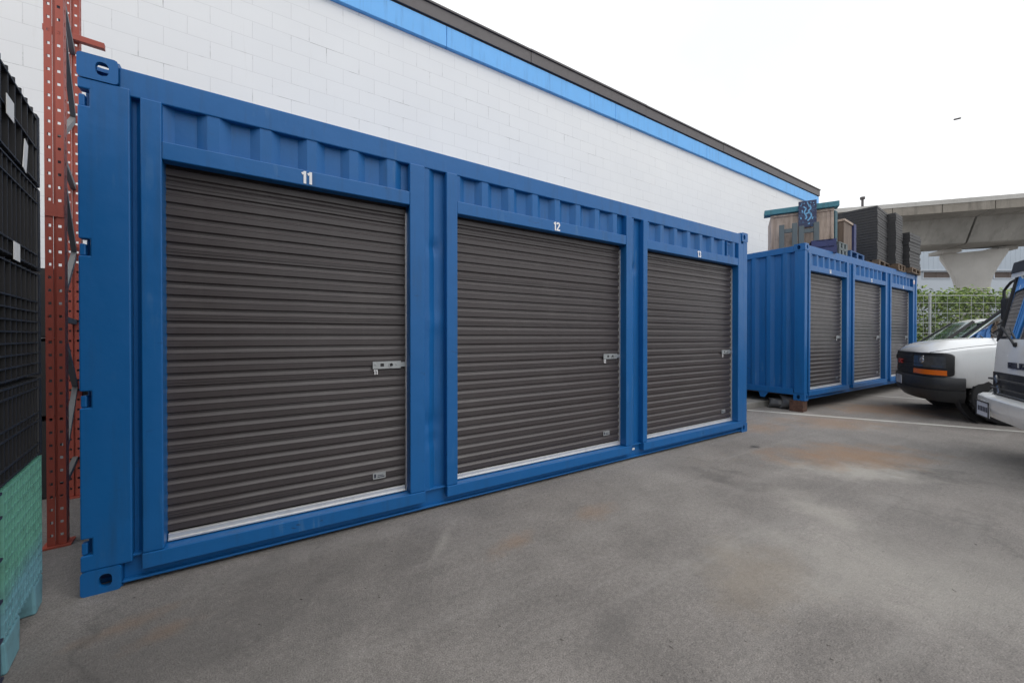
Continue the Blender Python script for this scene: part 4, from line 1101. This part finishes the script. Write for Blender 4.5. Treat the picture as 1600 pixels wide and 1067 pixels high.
def cargo_van(label, wx, wy, heading):
    """origin: ground under the middle of the front axle; x forward, y left"""
    v = thing('van', label, 'van', (wx, wy, 0), heading, 'white parked vehicles')
    st = [(.83, .50, .70, .985, 1.0), (.805, .70, .68, .99, 1.045), (.74, .86, .62, 1.005, 1.105), (.60, .955, .52, 1.045, 1.160), (.40, .985, .50, 1.09, 1.20),
          (.20, .995, .50, 1.125, 1.222), (-.05, 1.0, .48, 1.155, 1.240), (-.22, 1.0, .45, 1.18, 1.235), (-1.2, 1.0, .42, 1.19, 1.20), (-4.6, 1.0, .42, 1.19, 1.20), (-4.66, .95, .5, 1.15, 1.16)]
    rings = []
    for x, w_, zb, zs_, zt in st:
        rings.append([(x, y, z) for y, z in ring_half([(w_ * .93, zb), (w_ * .985, zb + .08), (w_, zb + (zs_ - zb) * .5), (w_ * .99, zs_ - .10), (w_ * .965, zs_ - .035), (w_ * .90, zs_), (w_ * .62, zt - .012), (w_ * .25, zt), (0, zt)])])
    mb = MB(); mb.loft(rings); body = mb.build('body', M['carwhite'], v)
    cs = []
    for x in (0, -3.43):
        for s in (1, -1):
            c = MB(); c.lathe([(0, -.28), (.49, -.28), (.49, .1), (0, .1)], (x, s * .98, .39), (0, s, 0), 36); cs.append(c)
    cut(body, cs); smooth_obj(body, 32)
    # wheel wells
    for x in (0, -3.43):
        for s in (1, -1):
            mb = MB(); mb.lathe([(.487, -.02), (.487, -.26), (.0, -.26)], (x, s * .985, .39), (0, s, 0), 36); mb.build('wheel_well', M['interior'], v)
            wheel(v, x, s * .96, s)
    # bumper
    path = [(.425, 1.004), (.60, .985), (.72, .91), (.80, .78), (.87, .52), (.905, .25), (.915, 0)]
    mb = MB(); strip(mb, path, [(.10, .645), (.02, .64), (0, .615), (0, .47), (.012, .455), (.0, .44), (.02, .36), (.09, .27), (.14, .27), (.14, .6)])
    mb.build('bumper', M['bumperplastic'], v, smooth=40)
    mb = MB()
    strip(mb, [(x + .004, y) for x, y in path], [(.012, .455), (.0, .450), (.0, .445), (.012, .44)]); mb.build('bumper_trim', M['black'], v)
    # grille band
    band = [(.545, .99), (.64, .955), (.74, .865), (.80, .745), (.845, .50), (.875, .25), (.885, 0)]
    bandx = [(.540, .992), (.548, .988), (.560, .983), (.580, .977), (.605, .968)] + band[1:]
    rc = lambda y: 1.0 if y < .955 else 1 - .34 * (1 - math.sqrt(max(0, 1 - ((y - .955) / .038) ** 2)))
    mb = MB(); strip(mb, bandx, [(.03, .645), (.006, .65), (.0, .67), (.0, .975), (.010, .998), (.045, 1.005), (.06, .84)], True, rc, .82)
    gb = mb.build('grille', M['black'], v, smooth=40)
    for z0, z1 in ((.988, 1.001), (.648, .660)):
        mb = MB(); strip(mb, [(x + .006, y) for x, y in band[1:]], [(.012, z0), (.0, z0 + .002), (.0, z1 - .002), (.012, z1)]); mb.build('surround', M['bumperplastic'], gb)
    for s in (1, -1):
        q = subpath(band, .462, .45)
        mb = MB(); strip(mb, [(x + .006, y) for x, y in q], [(.012, .662), (.0, .664), (.0, .984), (.012, .986)], False)
        if s < 0: bmesh.ops.scale(mb.bm, vec=(1, -1, 1), verts=mb.bm.verts)
        mb.build('surround', M['bumperplastic'], gb)
    mb = MB()
    for k in range(7):
        z = .69 + k * .040; strip(mb, [(x + .010, y) for x, y in subpath(band, .43, 0)], [(.012, z - .006), (.0, z - .004), (.0, z + .006), (.012, z + .008)])
    mb.build('grille_bar', M['grayplastic'], gb)
    for s in (1, -1):
        sp = subpath(band, .965, .475)
        mb = MB(); strip(mb, [(x + .004, y) for x, y in sp], [(.012, .775), (.0, .778), (.0, .950), (.012, .953)], False)
        if s < 0: bmesh.ops.scale(mb.bm, vec=(1, -1, 1), verts=mb.bm.verts)
        hl = mb.build('headlight', M['lens'], v, smooth=40)
        mb = MB(); strip(mb, [(x + .006, y) for x, y in subpath(band, .97, .48)], [(.014, .665), (.0, .669), (.0, .742), (.014, .746)], False)
        if s < 0: bmesh.ops.scale(mb.bm, vec=(1, -1, 1), verts=mb.bm.verts)
        mb.build('turn_signal', M['amber'], v, smooth=40)
        mb = MB(); strip(mb, [(x + .0055, y) for x, y in subpath(band, .955, .485)], [(.012, .783), (.0, .785), (.0, .815), (.012, .82)], False)
        if s < 0: bmesh.ops.scale(mb.bm, vec=(1, -1, 1), verts=mb.bm.verts)
        mb.build('reflector', M['lensgrey'], hl)
        mb = MB(); strip(mb, [(x + .0055, y) for x, y in subpath(band, .62, .50)], [(.012, .83), (.0, .835), (.0, .94), (.012, .945)], False)
        if s < 0: bmesh.ops.scale(mb.bm, vec=(1, -1, 1), verts=mb.bm.verts)
        mb.build('reflector', M['lensgrey'], hl)
        q = subpath(band, .72, .70)[0]
        mb = MB(); mb.lathe([(.045, 0), (.04, .008), (.02, .014), (0, .016)], (q[0] + .005, s * q[1], .885), (1, s * .45, 0), 16); mb.build('bulb_reflector', M['chrome'], hl, smooth=60)
        q = subpath(band, .735, .7)[0]
        mb = MB(); mb.box(q[0] - .01, q[0] + .008, s * q[1] - .02, s * q[1] + .02, .925, .955); mb.build('reflector', M['chrome'], hl, bevel=.004)
    T = Matrix.Translation((.905, 0, .835)) @ Matrix(((0, 0, 1, 0), (1, 0, 0, 0), (0, 1, 0, 0), (0, 0, 0, 1)))
    text_obj('badge', 'GMC', .075, M['red'], gb, T, .03, .008, .22)
    mb = MB(); mb.box(.921, .928, -.16, .16, .46, .60); pl = mb.build('number_plate', M['plate'], v)
    mb = MB()
    for s in (1, -1):
        mb.tube([(x, s * w_ * .90, zs_ + .0005) for x, w_, zb, zs_, zt in st[2:8]], .0045, 5)
        mb.tube([(-.26, s * 1.0, z) for z in (.55, .8, 1.0)] + [(-.26, s * .985, 1.1)], .004, 5)
    mb.build('panel_gap', M['darkmark'], v)
    # glasshouse
    A0 = [(-.55, .90, 1.195), (-.55, -.90, 1.195)]; A1 = [(-1.32, .76, 1.93), (-1.32, -.76, 1.93)]
    rows = []
    for t in (0, .25, .5, .75, 1):
        r = []
        for k in range(9):
            u = 1 - 2 * k / 8; w_ = .885 + (.745 - .885) * t
            r.append((-.06 - .66 * t + .16 * (1 - u * u) * (1 - .35 * t), u * w_, 1.215 + .735 * t - .02 * (u * u)))
        rows.append(r)
    mb = MB(); mb.grid(rows); mb.build('windshield', M['glass'], v, smooth=60, normals=False)
    for s in (1, -1):
        mb = MB(); mb.bar((-.02, s * .93, 1.17), (-.74, s * .785, 1.955), .05, .07, (0, s, .3)); mb.build('pillar', M['black'], v, bevel=.012)
        mb = MB(); mb.bar((-1.75, s * .965, 1.19), (-1.80, s * .82, 1.96), .05, .14, (1, 0, 0)); mb.build('pillar', M['carwhite'], v, bevel=.01)
        mb = MB(); mb.quad((-.20, s * .95, 1.19), (-1.70, s * .96, 1.19), (-1.74, s * .83, 1.93), (-.82, s * .80, 1.93)); mb.build('side_window', M['glass'], v)
        mb = MB(); mb.obox((-.36, s * 1.17, 1.36), (.04, 0, 0), (0, .085, 0), (0, 0, .13)); mr = mb.build('side_mirror', M['black'], v, bevel=.02)
        mb = MB(); mb.bar((-.34, s * .97, 1.26), (-.35, s * 1.09, 1.30), .05, .04); mb.build('mirror_arm', M['black'], mr)
    rr = []
    for x, w_, z in ((-.68, .74, 1.93), (-.85, .78, 2.01), (-1.7, .82, 2.06), (-4.4, .82, 2.06), (-4.6, .80, 2.0)):
        rr.append([(x, y, zz) for y, zz in ring_half([(w_, z - .07), (w_ * .985, z - .03), (w_ * .9, z), (w_ * .5, z + .03), (0, z + .035)])])
    mb = MB(); mb.loft(rr); mb.build('roof', M['carwhite'], v, smooth=35)
    mb = MB()
    for s in (1, -1): mb.grid([[(-1.86, s * .965, 1.185), (-4.62, s * .965, 1.185)], [(-1.86, s * .93, 1.6), (-4.62, s * .93, 1.6)], [(-1.86, s * .82, 1.995), (-4.6, s * .82, 1.995)]])
    mb.grid([[(-4.63, -.965, 1.16), (-4.63, .965, 1.16)], [(-4.61, -.80, 1.99), (-4.61, .80, 1.99)]])
    mb.build('cargo_side', M['carwhite'], v)
    mb = MB(); mb.box(-.55, -.14, -.86, .86, 1.0, 1.215); mb.build('dashboard', M['interior'], v, bevel=.05)
    mb = MB()
    for s in (1, -1):
        mb.box(-1.75, -1.62, s * .42 - .24, s * .42 + .24, .9, 1.62); mb.box(-1.72, -1.64, s * .42 - .13, s * .42 + .13, 1.66, 1.86)
    mb.build('seat', M['interior'], v, bevel=.04)
    mb = MB(); c0 = Vector((-.68, .42, 1.27)); ax = Vector((-.9, 0, .45)).normalized(); u = Vector((0, 1, 0)); q = ax.cross(u)
    mb.tube([c0 + (u * math.cos(a) + q * math.sin(a)) * .19 for a in [2 * math.pi * k / 24 for k in range(25)]], .016, 6, False); mb.build('steering_wheel', M['interior'], v)
    mb = MB(); mb.obox((-.68, 0, 1.80), (.01, 0, 0), (0, .12, 0), (0, 0, .035)); mb.build('rear_view_mirror', M['interior'], v, bevel=.008)
    for y0, y1 in ((.35, -.35), (.80, .12)):
        mb = MB(); mb.tube([(.08, y0, 1.235), (-.04, y1 + .05, 1.31), (-.10, y1, 1.345)], .009, 6); mb.build('wiper', M['black'], v)
    # hood chips
    mb = MB()
    for (x, y, l, w_) in ((.72, .30, .14, .05), (.70, .36, .09, .03), (.70, .72, .05, .025), (.72, .60, .03, .02), (.72, .76, .03, .03)):
        z = 1.061 - .055 * (abs(y) / .87) ** 3; mb.obox((x - .02, y, z + .012), (l / 2, 0, -l / 2 * -.0), (0, w_ / 2, 0), (0, 0, .0012))
    return v
van_n = Vector((-.40, .917)); vh = math.atan2(van_n.y, van_n.x)
vl = Vector((-van_n.y, van_n.x))            # van's left
W_ = Vector((9.40, -1.755)); vo = W_ - vl * 1.0 - van_n * .08
VAN = cargo_van('white cargo van with black grille and amber turn signals, nose towards the far container', vo.x, vo.y, vh)

def box_truck(label, cx, cy, heading):
    t = thing('truck', label, 'truck', (cx, cy, 0), heading, 'white parked vehicles')
    hw = .84
    def rr(x0, hw_, z, r=.11, back=-1.55):
        out = [(back, hw_, z)]
        for k in range(6):
            a = math.pi / 2 * (1 - k / 5); out.append((x0 - r + r * math.cos(a), hw_ - r + r * math.sin(a), z))
        out.append((x0 + .012, 0, z))
        full = out + [(x, -y, z_) for x, y, z_ in reversed(out) if abs(y) > 1e-6]
        return full
    mb = MB(); mb.loft([rr(-.03, hw - .02, .58), rr(-.005, hw, .66), rr(0, hw, .88), rr(-.008, hw, 1.08), rr(-.02, hw - .005, 1.19), rr(-.035, hw - .02, 1.225)])
    body = mb.build('cab', M['carwhite'], t)
    cs = []
    for s in (1, -1):
        c = MB(); c.lathe([(0, -.3), (.45, -.3), (.45, .1), (0, .1)], (-.95, s * .84, .36), (0, s, 0), 32); cs.append(c)
    cut(body, cs); smooth_obj(body, 40)
    def frontpath(x, hw_, r=.12):
        return [(x - r + r * math.cos(a), hw_ - r + r * math.sin(a)) for a in [math.pi / 2 * (1 - k / 5) for k in range(6)]] + [(x + .010, 0)]
    # grille
    mb = MB(); strip(mb, frontpath(.008, hw + .006), [(.02, .64), (0, .645), (0, .865), (.02, .87)]); g = mb.build('grille', M['black'], t, smooth=40)
    for z0, z1, hw_ in ((.775, .80, .80), (.685, .705, .74), (.62, .635, .7)):
        mb = MB(); strip(mb, [(.028, hw_), (.036, 0)], [(.018, z0), (0, z0 + .004), (0, z1 - .004), (.018, z1)]); mb.build('grille_bar', M['grayplastic'], g)
    for s in (1, -1):
        mb = MB(); mb.obox((.026, s * .60, .79), (.006, 0, 0), (0, .016, .010), (0, -.02, .035)); mb.obox((.026, s * .55, .69), (.006, 0, 0), (0, .016, .010), (0, -.02, .035)); mb.build('chrome_trim', M['chrome'], g)
        mb = MB(); strip(mb, [(x + .008, y) for x, y in frontpath(.004, hw + .004)[:4]], [(.015, .62), (0, .625), (0, .845), (.015, .85)], False)
        if s < 0: bmesh.ops.scale(mb.bm, vec=(1, -1, 1), verts=mb.bm.verts)
        mb.build('headlight', M['lens'], t, smooth=40)
    # bumper
    bp = [(-.18, .93), (-.02, .925), (.075, .87), (.12, .74), (.135, .4), (.14, 0)]
    mb = MB(); strip(mb, bp, [(.16, .625), (.03, .620), (.0, .60), (.0, .51), (.025, .445), (.06, .385), (.12, .375), (.16, .40)])
    bo = mb.build('bumper', M['carwhite'], t)
    cs = []
    for s in (1, -1):
        c = MB(); c.box(.02, .3, s * .74 - .08, s * .74 + .08, .445, .545); cs.append(c)
        c = MB(); c.box(.05, .3, s * .28 - .16, s * .28 + .16, .445, .55); cs.append(c)
    cut(bo, cs); smooth_obj(bo, 40)
    mb = MB(); strip(mb, [(x - .06, y * .94) for x, y in bp], [(.0, .43), (.0, .57), (.03, .57), (.03, .43)]); mb.build('bumper_recess', M['black'], bo)
    mb = MB(); mb.obox((.135, -.545, .47), (.004, 0, .0), (.0, .15, 0), (0, 0, .078)); pl = mb.build('number_plate', M['plate'], t)
    mb = MB(); mb.prism([(-.70, .385), (-.39, .385), (-.39, .555), (-.70, .555)], [[(-.69, .396), (-.40, .396), (-.40, .544), (-.69, .544)]], .1395, .146, 'YZ'); mb.build('plate_frame', M['black'], pl)
    mb = MB()
    for k in range(6): mb.box(.1395, .1415, -.655 + k * .04, -.655 + k * .04 + .024, .445, .498)
    mb.build('plate_marks', M['darkmark'], pl, merge=False)
    T = Matrix.Translation((.013, -.12, .955)) @ Matrix(((0, 0, 1, 0), (1, 0, 0, 0), (0, 1, 0, 0), (0, 0, 0, 1)))
    text_obj('lettering', 'ISUZU', .062, M['darkmark'], t, T, .03, .006, .52)
    # glasshouse
    rows = []
    for q in (0, .33, .66, 1):
        r = []
        for k in range(11):
            u = 1 - 2 * k / 10; w_ = .80 - .08 * q
            r.append((-.02 - .105 * q - .035 * abs(u) ** 4, u * w_, 1.225 + .71 * q))
        rows.append(r)
    mb = MB(); mb.grid(rows); mb.build('windshield', M['glassblue'], t, smooth=60, normals=False)
    for s in (1, -1):
        mb = MB(); mb.bar((-.055, s * .812, 1.19), (-.178, s * .718, 1.98), .036, .045, (1, 0, 0)); mb.build('pillar', M['black'], t, bevel=.012)
        mb = MB(); mb.bar((-1.45, s * .80, 1.20), (-1.45, s * .72, 1.98), .07, .1, (1, 0, 0)); mb.build('pillar', M['carwhite'], t, bevel=.01)
        mb = MB(); mb.quad((-.10, s * .815, 1.22), (-1.40, s * .815, 1.22), (-1.40, s * .725, 1.93), (-.21, s * .725, 1.93)); mb.build('side_window', M['glassblue'], t)
        # mirror
        mb = MB(); mb.tube([(-.16, s * .73, 1.87), (-.16, s * .88, 1.85), (-.17, s * .99, 1.82), (-.155, s * 1.03, 1.77), (-.15, s * 1.03, 1.44)], .013, 7)
        ma = mb.build('mirror_arm', M['black'], t, smooth=50)
        mb = MB(); mb.obox((-.17, s * 1.01, 1.56), (.03, 0, 0), (0, .07, 0), (0, 0, .125)); mb.build('side_mirror', M['black'], ma, bevel=.02)
    rn = []
    for x, w_, z in ((-.10, .70, 1.93), (-.19, .72, 2.01), (-.7, .73, 2.04), (-1.52, .74, 2.04)):
        rn.append([(x, y, zz) for y, zz in ring_half([(w_, z - .06), (w_ * .985, z - .02), (w_ * .9, z), (0, z + .02)])])
    mb = MB(); mb.loft(rn); mb.build('roof', M['carwhite'], t, smooth=35)
    mb = MB(); strip(mb, [(-.11, .735), (-.085, .66), (-.075, 0)], [(.05, 1.915), (.0, 1.92), (.02, 2.03), (.07, 2.045)]); mb.build('visor', M['black'], t, smooth=40)
    mb = MB(); strip(mb, [(-.035, .77), (-.02, 0)], [(.03, 1.222), (.0, 1.222), (.0, 1.25), (.03, 1.25)]); mb.build('cowl', M['black'], t)
    mb = MB(); mb.box(-.5, -.12, -.75, .75, .9, 1.25); mb.build('dashboard', M['interior'], t, bevel=.05)
    mb = MB(); 
    for s in (1, -1): mb.box(-1.4, -1.25, s * .38 - .24, s * .38 + .24, .8, 1.6)
    mb.build('seat', M['interior'], t, bevel=.04)
    mb = MB(); c0 = Vector((-.68, .38, 1.3)); ax = Vector((-.6, 0, .8)).normalized(); u = Vector((0, 1, 0)); q = ax.cross(u)
    mb.tube([c0 + (u * math.cos(a) + q * math.sin(a)) * .19 for a in [2 * math.pi * k / 24 for k in range(25)]], .016, 6, False); mb.build('steering_wheel', M['interior'], t)
    for y0, y1 in ((-.30, -.66), (.42, .06)):
        mb = MB(); mb.tube([(.004, y0, 1.165), (-.012, (y0 + y1) / 2, 1.26), (-.025, y1, 1.35)], .010, 6); mb.lathe([(.0, 0), (.024, 0), (.024, .03), (0, .03)], (-.024, y0, 1.165), (1, 0, 0), 10); mb.build('wiper', M['black'], t)
    # chassis, wheels and body box
    mb = MB(); mb.box(-6.2, -.2, -.4, -.28, .45, .62); mb.box(-6.2, -.2, .28, .4, .45, .62); mb.box(-.9, -.2, -.6, .6, .36, .55); mb.build('chassis', M['black'], t)
    for s in (1, -1):
        wheel(t, -.95, s * .82, s, .36, .21); wheel(t, -4.3, s * .82, s, .36, .21)
    mb = MB(); mb.box(-6.3, -1.7, -.98, .98, .8, 2.75); mb.build('cargo_box', M['carwhite'], t, bevel=.02)
    return t
tn = Vector((-.39, .92)); tr_ = Vector((.92, .39)); th_ = math.atan2(tn.y, tn.x)
tc = Vector((7.6, -1.85)) - tr_ * .84
TRUCK = box_truck('white box truck with black mirror arm and white bumper, cut off by the right edge', tc.x, tc.y, th_)

def suv(label, cx, cy, heading):
    s_ = thing('parked_car', label, 'car', (cx, cy, 0), heading, 'white parked vehicles')
    st = [(.75, .55, .5, .85, .88), (.68, .78, .4, .92, .96), (.4, .88, .35, .98, 1.04), (-.3, .92, .33, 1.02, 1.09), (-.7, .92, .33, 1.05, 1.11), (-3.4, .92, .35, 1.08, 1.1), (-3.6, .85, .4, 1.0, 1.02)]
    mb = MB(); mb.loft([[(x, y, z) for y, z in ring_half([(w_ * .92, zb), (w_, zb + .2), (w_ * .99, zs_ - .08), (w_ * .9, zs_), (w_ * .5, zt), (0, zt)])] for x, w_, zb, zs_, zt in st])
    mb.build('body', M['carwhite'], s_, smooth=40)
    st = [(-1.10, .62, 1.60), (-1.25, .66, 1.66), (-1.7, .68, 1.69), (-3.1, .67, 1.66), (-3.35, .64, 1.58)]
    mb = MB(); mb.loft([[(x, y, z) for y, z in ring_half([(w_, zt - .05), (w_ * .96, zt - .015), (w_ * .7, zt), (0, zt + .012)])] for x, w_, zt in st]); mb.build('roof', M['carwhite'], s_, smooth=40)
    rows = [[(-.55 - .55 * q + .08 * (1 - u * u), u * (.82 - .18 * q), 1.09 + .5 * q) for u in (-1, -.5, 0, .5, 1)] for q in (0, .5, 1)]
    mb = MB(); mb.grid(rows); mb.build('windshield', M['glass'], s_, smooth=60, normals=False)
    for s in (1, -1):
        mb = MB(); mb.bar((-.55, s * .84, 1.08), (-1.12, s * .64, 1.60), .05, .06, (1, 0, 0)); mb.bar((-3.5, s * .82, 1.08), (-3.3, s * .63, 1.58), .05, .2, (1, 0, 0)); mb.bar((-1.9, s * .88, 1.08), (-1.9, s * .66, 1.62), .05, .08, (1, 0, 0)); mb.build('pillar', M['black'], s_)
        mb = MB(); mb.quad((-.68, s * .87, 1.08), (-3.45, s * .86, 1.08), (-3.28, s * .64, 1.58), (-1.2, s * .65, 1.6)); mb.build('side_window', M['glass'], s_)
        for x in (0, -2.7): wheel(s_, x, s * .88, s, .34, .22)
        mb = MB(); mb.obox((.66, s * .66, .82), (.05, 0, 0), (0, .14, 0), (0, 0, .07)); mb.build('headlight', M['lens'], s_, bevel=.02)
    mb = MB(); mb.box(-3.2, -.7, -.7, .7, .6, 1.05); mb.build('cabin', M['interior'], s_)
    return s_
sp_ = at(1487, 10.1) + Vector((-.917, -.40)) * .62 + van_n * 1.1
suv('white car parked behind the cargo van, only its roof edge and windscreen showing', sp_.x, sp_.y, vh)

# ------------------------------------------------------------------ overhead cables
def cable(label, pts, r=.011, blob=None):
    c = thing('power_cable', label, 'cable', (0, 0, 0), 0, 'overhead cables')
    mb = MB(); A, B = Vector(pts[0]), Vector(pts[1])
    P_ = [A + (B - A) * i / 24 - Vector((0, 0, pts[2] * 4 * (i / 24) * (1 - i / 24))) for i in range(25)]
    mb.tube(P_, r, 5); mb.build('wire', M['galv'], c)
    if blob is not None:
        p = A + (B - A) * blob - Vector((0, 0, pts[2] * 4 * blob * (1 - blob))); d = (B - A).normalized()
        mb = MB(); mb.tube([p - d * .24, p - d * .2, p + d * .2, p + d * .24], [.04, .075, .075, .04], 8); mb.build('splice_case', M['flashing'], c)
def wp(px, py, Z): p = at(px, Z); return (p.x, p.y, CAM.z - (py - 526) / 600 * Z)
cable('thin overhead cable with a dark splice case, upper one', (wp(1150, 268, 38), wp(1760, 120, 30), .15), .0075, .62)
cable('thin bare overhead cable above the guideway, lower one', (wp(1180, 288, 40), wp(1800, 205, 34), .15), .006)

# ------------------------------------------------------------------ litter
mb = MB(); rnd = random.Random(3)
for i in range(240):
    px, py = rnd.uniform(60, 1600), 640 + 430 * rnd.random() ** 1.3
    p = gz(px, py)
    if p.y > -.08 and p.x < 6.2 or p.y > .6: continue
    s = rnd.uniform(.0015, .0045); mb.obox((p.x, p.y, s * .4), Vector((1, rnd.gauss(0, 1), 0)).normalized() * s, Vector((rnd.gauss(0, 1), 1, 0)).normalized() * s * rnd.uniform(.4, 1), (0, 0, s * .4))
mb.build('litter', M['asphalt'], kind='stuff', merge=False)
# ------------------------------------------------------------------ every lone piece is a part of its own
SPLIT = {'door_frame': 'jamb', 'corner_post': 'corner_post', 'end_rail': 'end_rail', 'top_rail': 'top_rail', 'upright': 'upright', 'rung': 'rung', 'batten': 'batten', 'bearing': 'bearing',
         'seat': 'seat', 'pillar': 'pillar', 'brace': 'brace', 'roof_flashing': 'roof_flashing', 'fascia_board': 'fascia_board', 'parapet': 'parapet', 'paint_stroke': 'paint_stroke', 'top_deck': 'deck_board', 'bottom_deck': 'deck_board', 'foot': 'foot',
         'locking_bar': 'locking_bar', 'end_door': 'end_door', 'chrome_trim': 'chrome_trim', 'chassis': 'chassis_rail', 'cargo_side': 'cargo_side', 'stem': None, 'bottom_rail': 'bottom_rail'}
done = {}
for o in list(bpy.data.objects):
    if o.type != 'MESH' or not o.parent: continue
    base = o.name.split('.')[0]
    if not SPLIT.get(base) or (base == 'door_frame' and False): continue
    bm = bmesh.new(); bm.from_mesh(o.data); seen = set(); isl = []
    for f in bm.faces:
        if f.index in seen: continue
        st = [f]; seen.add(f.index); g = []
        while st:
            q = st.pop(); g.append(q.index)
            for e in q.edges:
                for k in e.link_faces:
                    if k.index not in seen: seen.add(k.index); st.append(k)
        isl.append(set(g))
    bm.free()
    if len(isl) < 2: continue
    if base == 'corner_post' and o.parent.name.startswith('shipping'): continue
    for n_, g in enumerate(isl):
        b2 = bmesh.new(); b2.from_mesh(o.data); b2.faces.ensure_lookup_table()
        bmesh.ops.delete(b2, geom=[f for f in b2.faces if f.index not in g], context='FACES')
        if n_ == 0: keep = b2; continue
        me = bpy.data.meshes.new(SPLIT[base]); b2.to_mesh(me); b2.free()
        for m_ in o.data.materials: me.materials.append(m_)
        c = bpy.data.objects.new(SPLIT[base], me); COL.objects.link(c); c.parent = o.parent; c.matrix_basis = o.matrix_basis.copy()
        for md in o.modifiers:
            if md.type == 'BEVEL':
                k = c.modifiers.new('bevel', 'BEVEL'); k.width = md.width; k.segments = md.segments; k.limit_method = 'ANGLE'; k.angle_limit = md.angle_limit
        if base == 'door_frame': pass
    keep.to_mesh(o.data); keep.free()
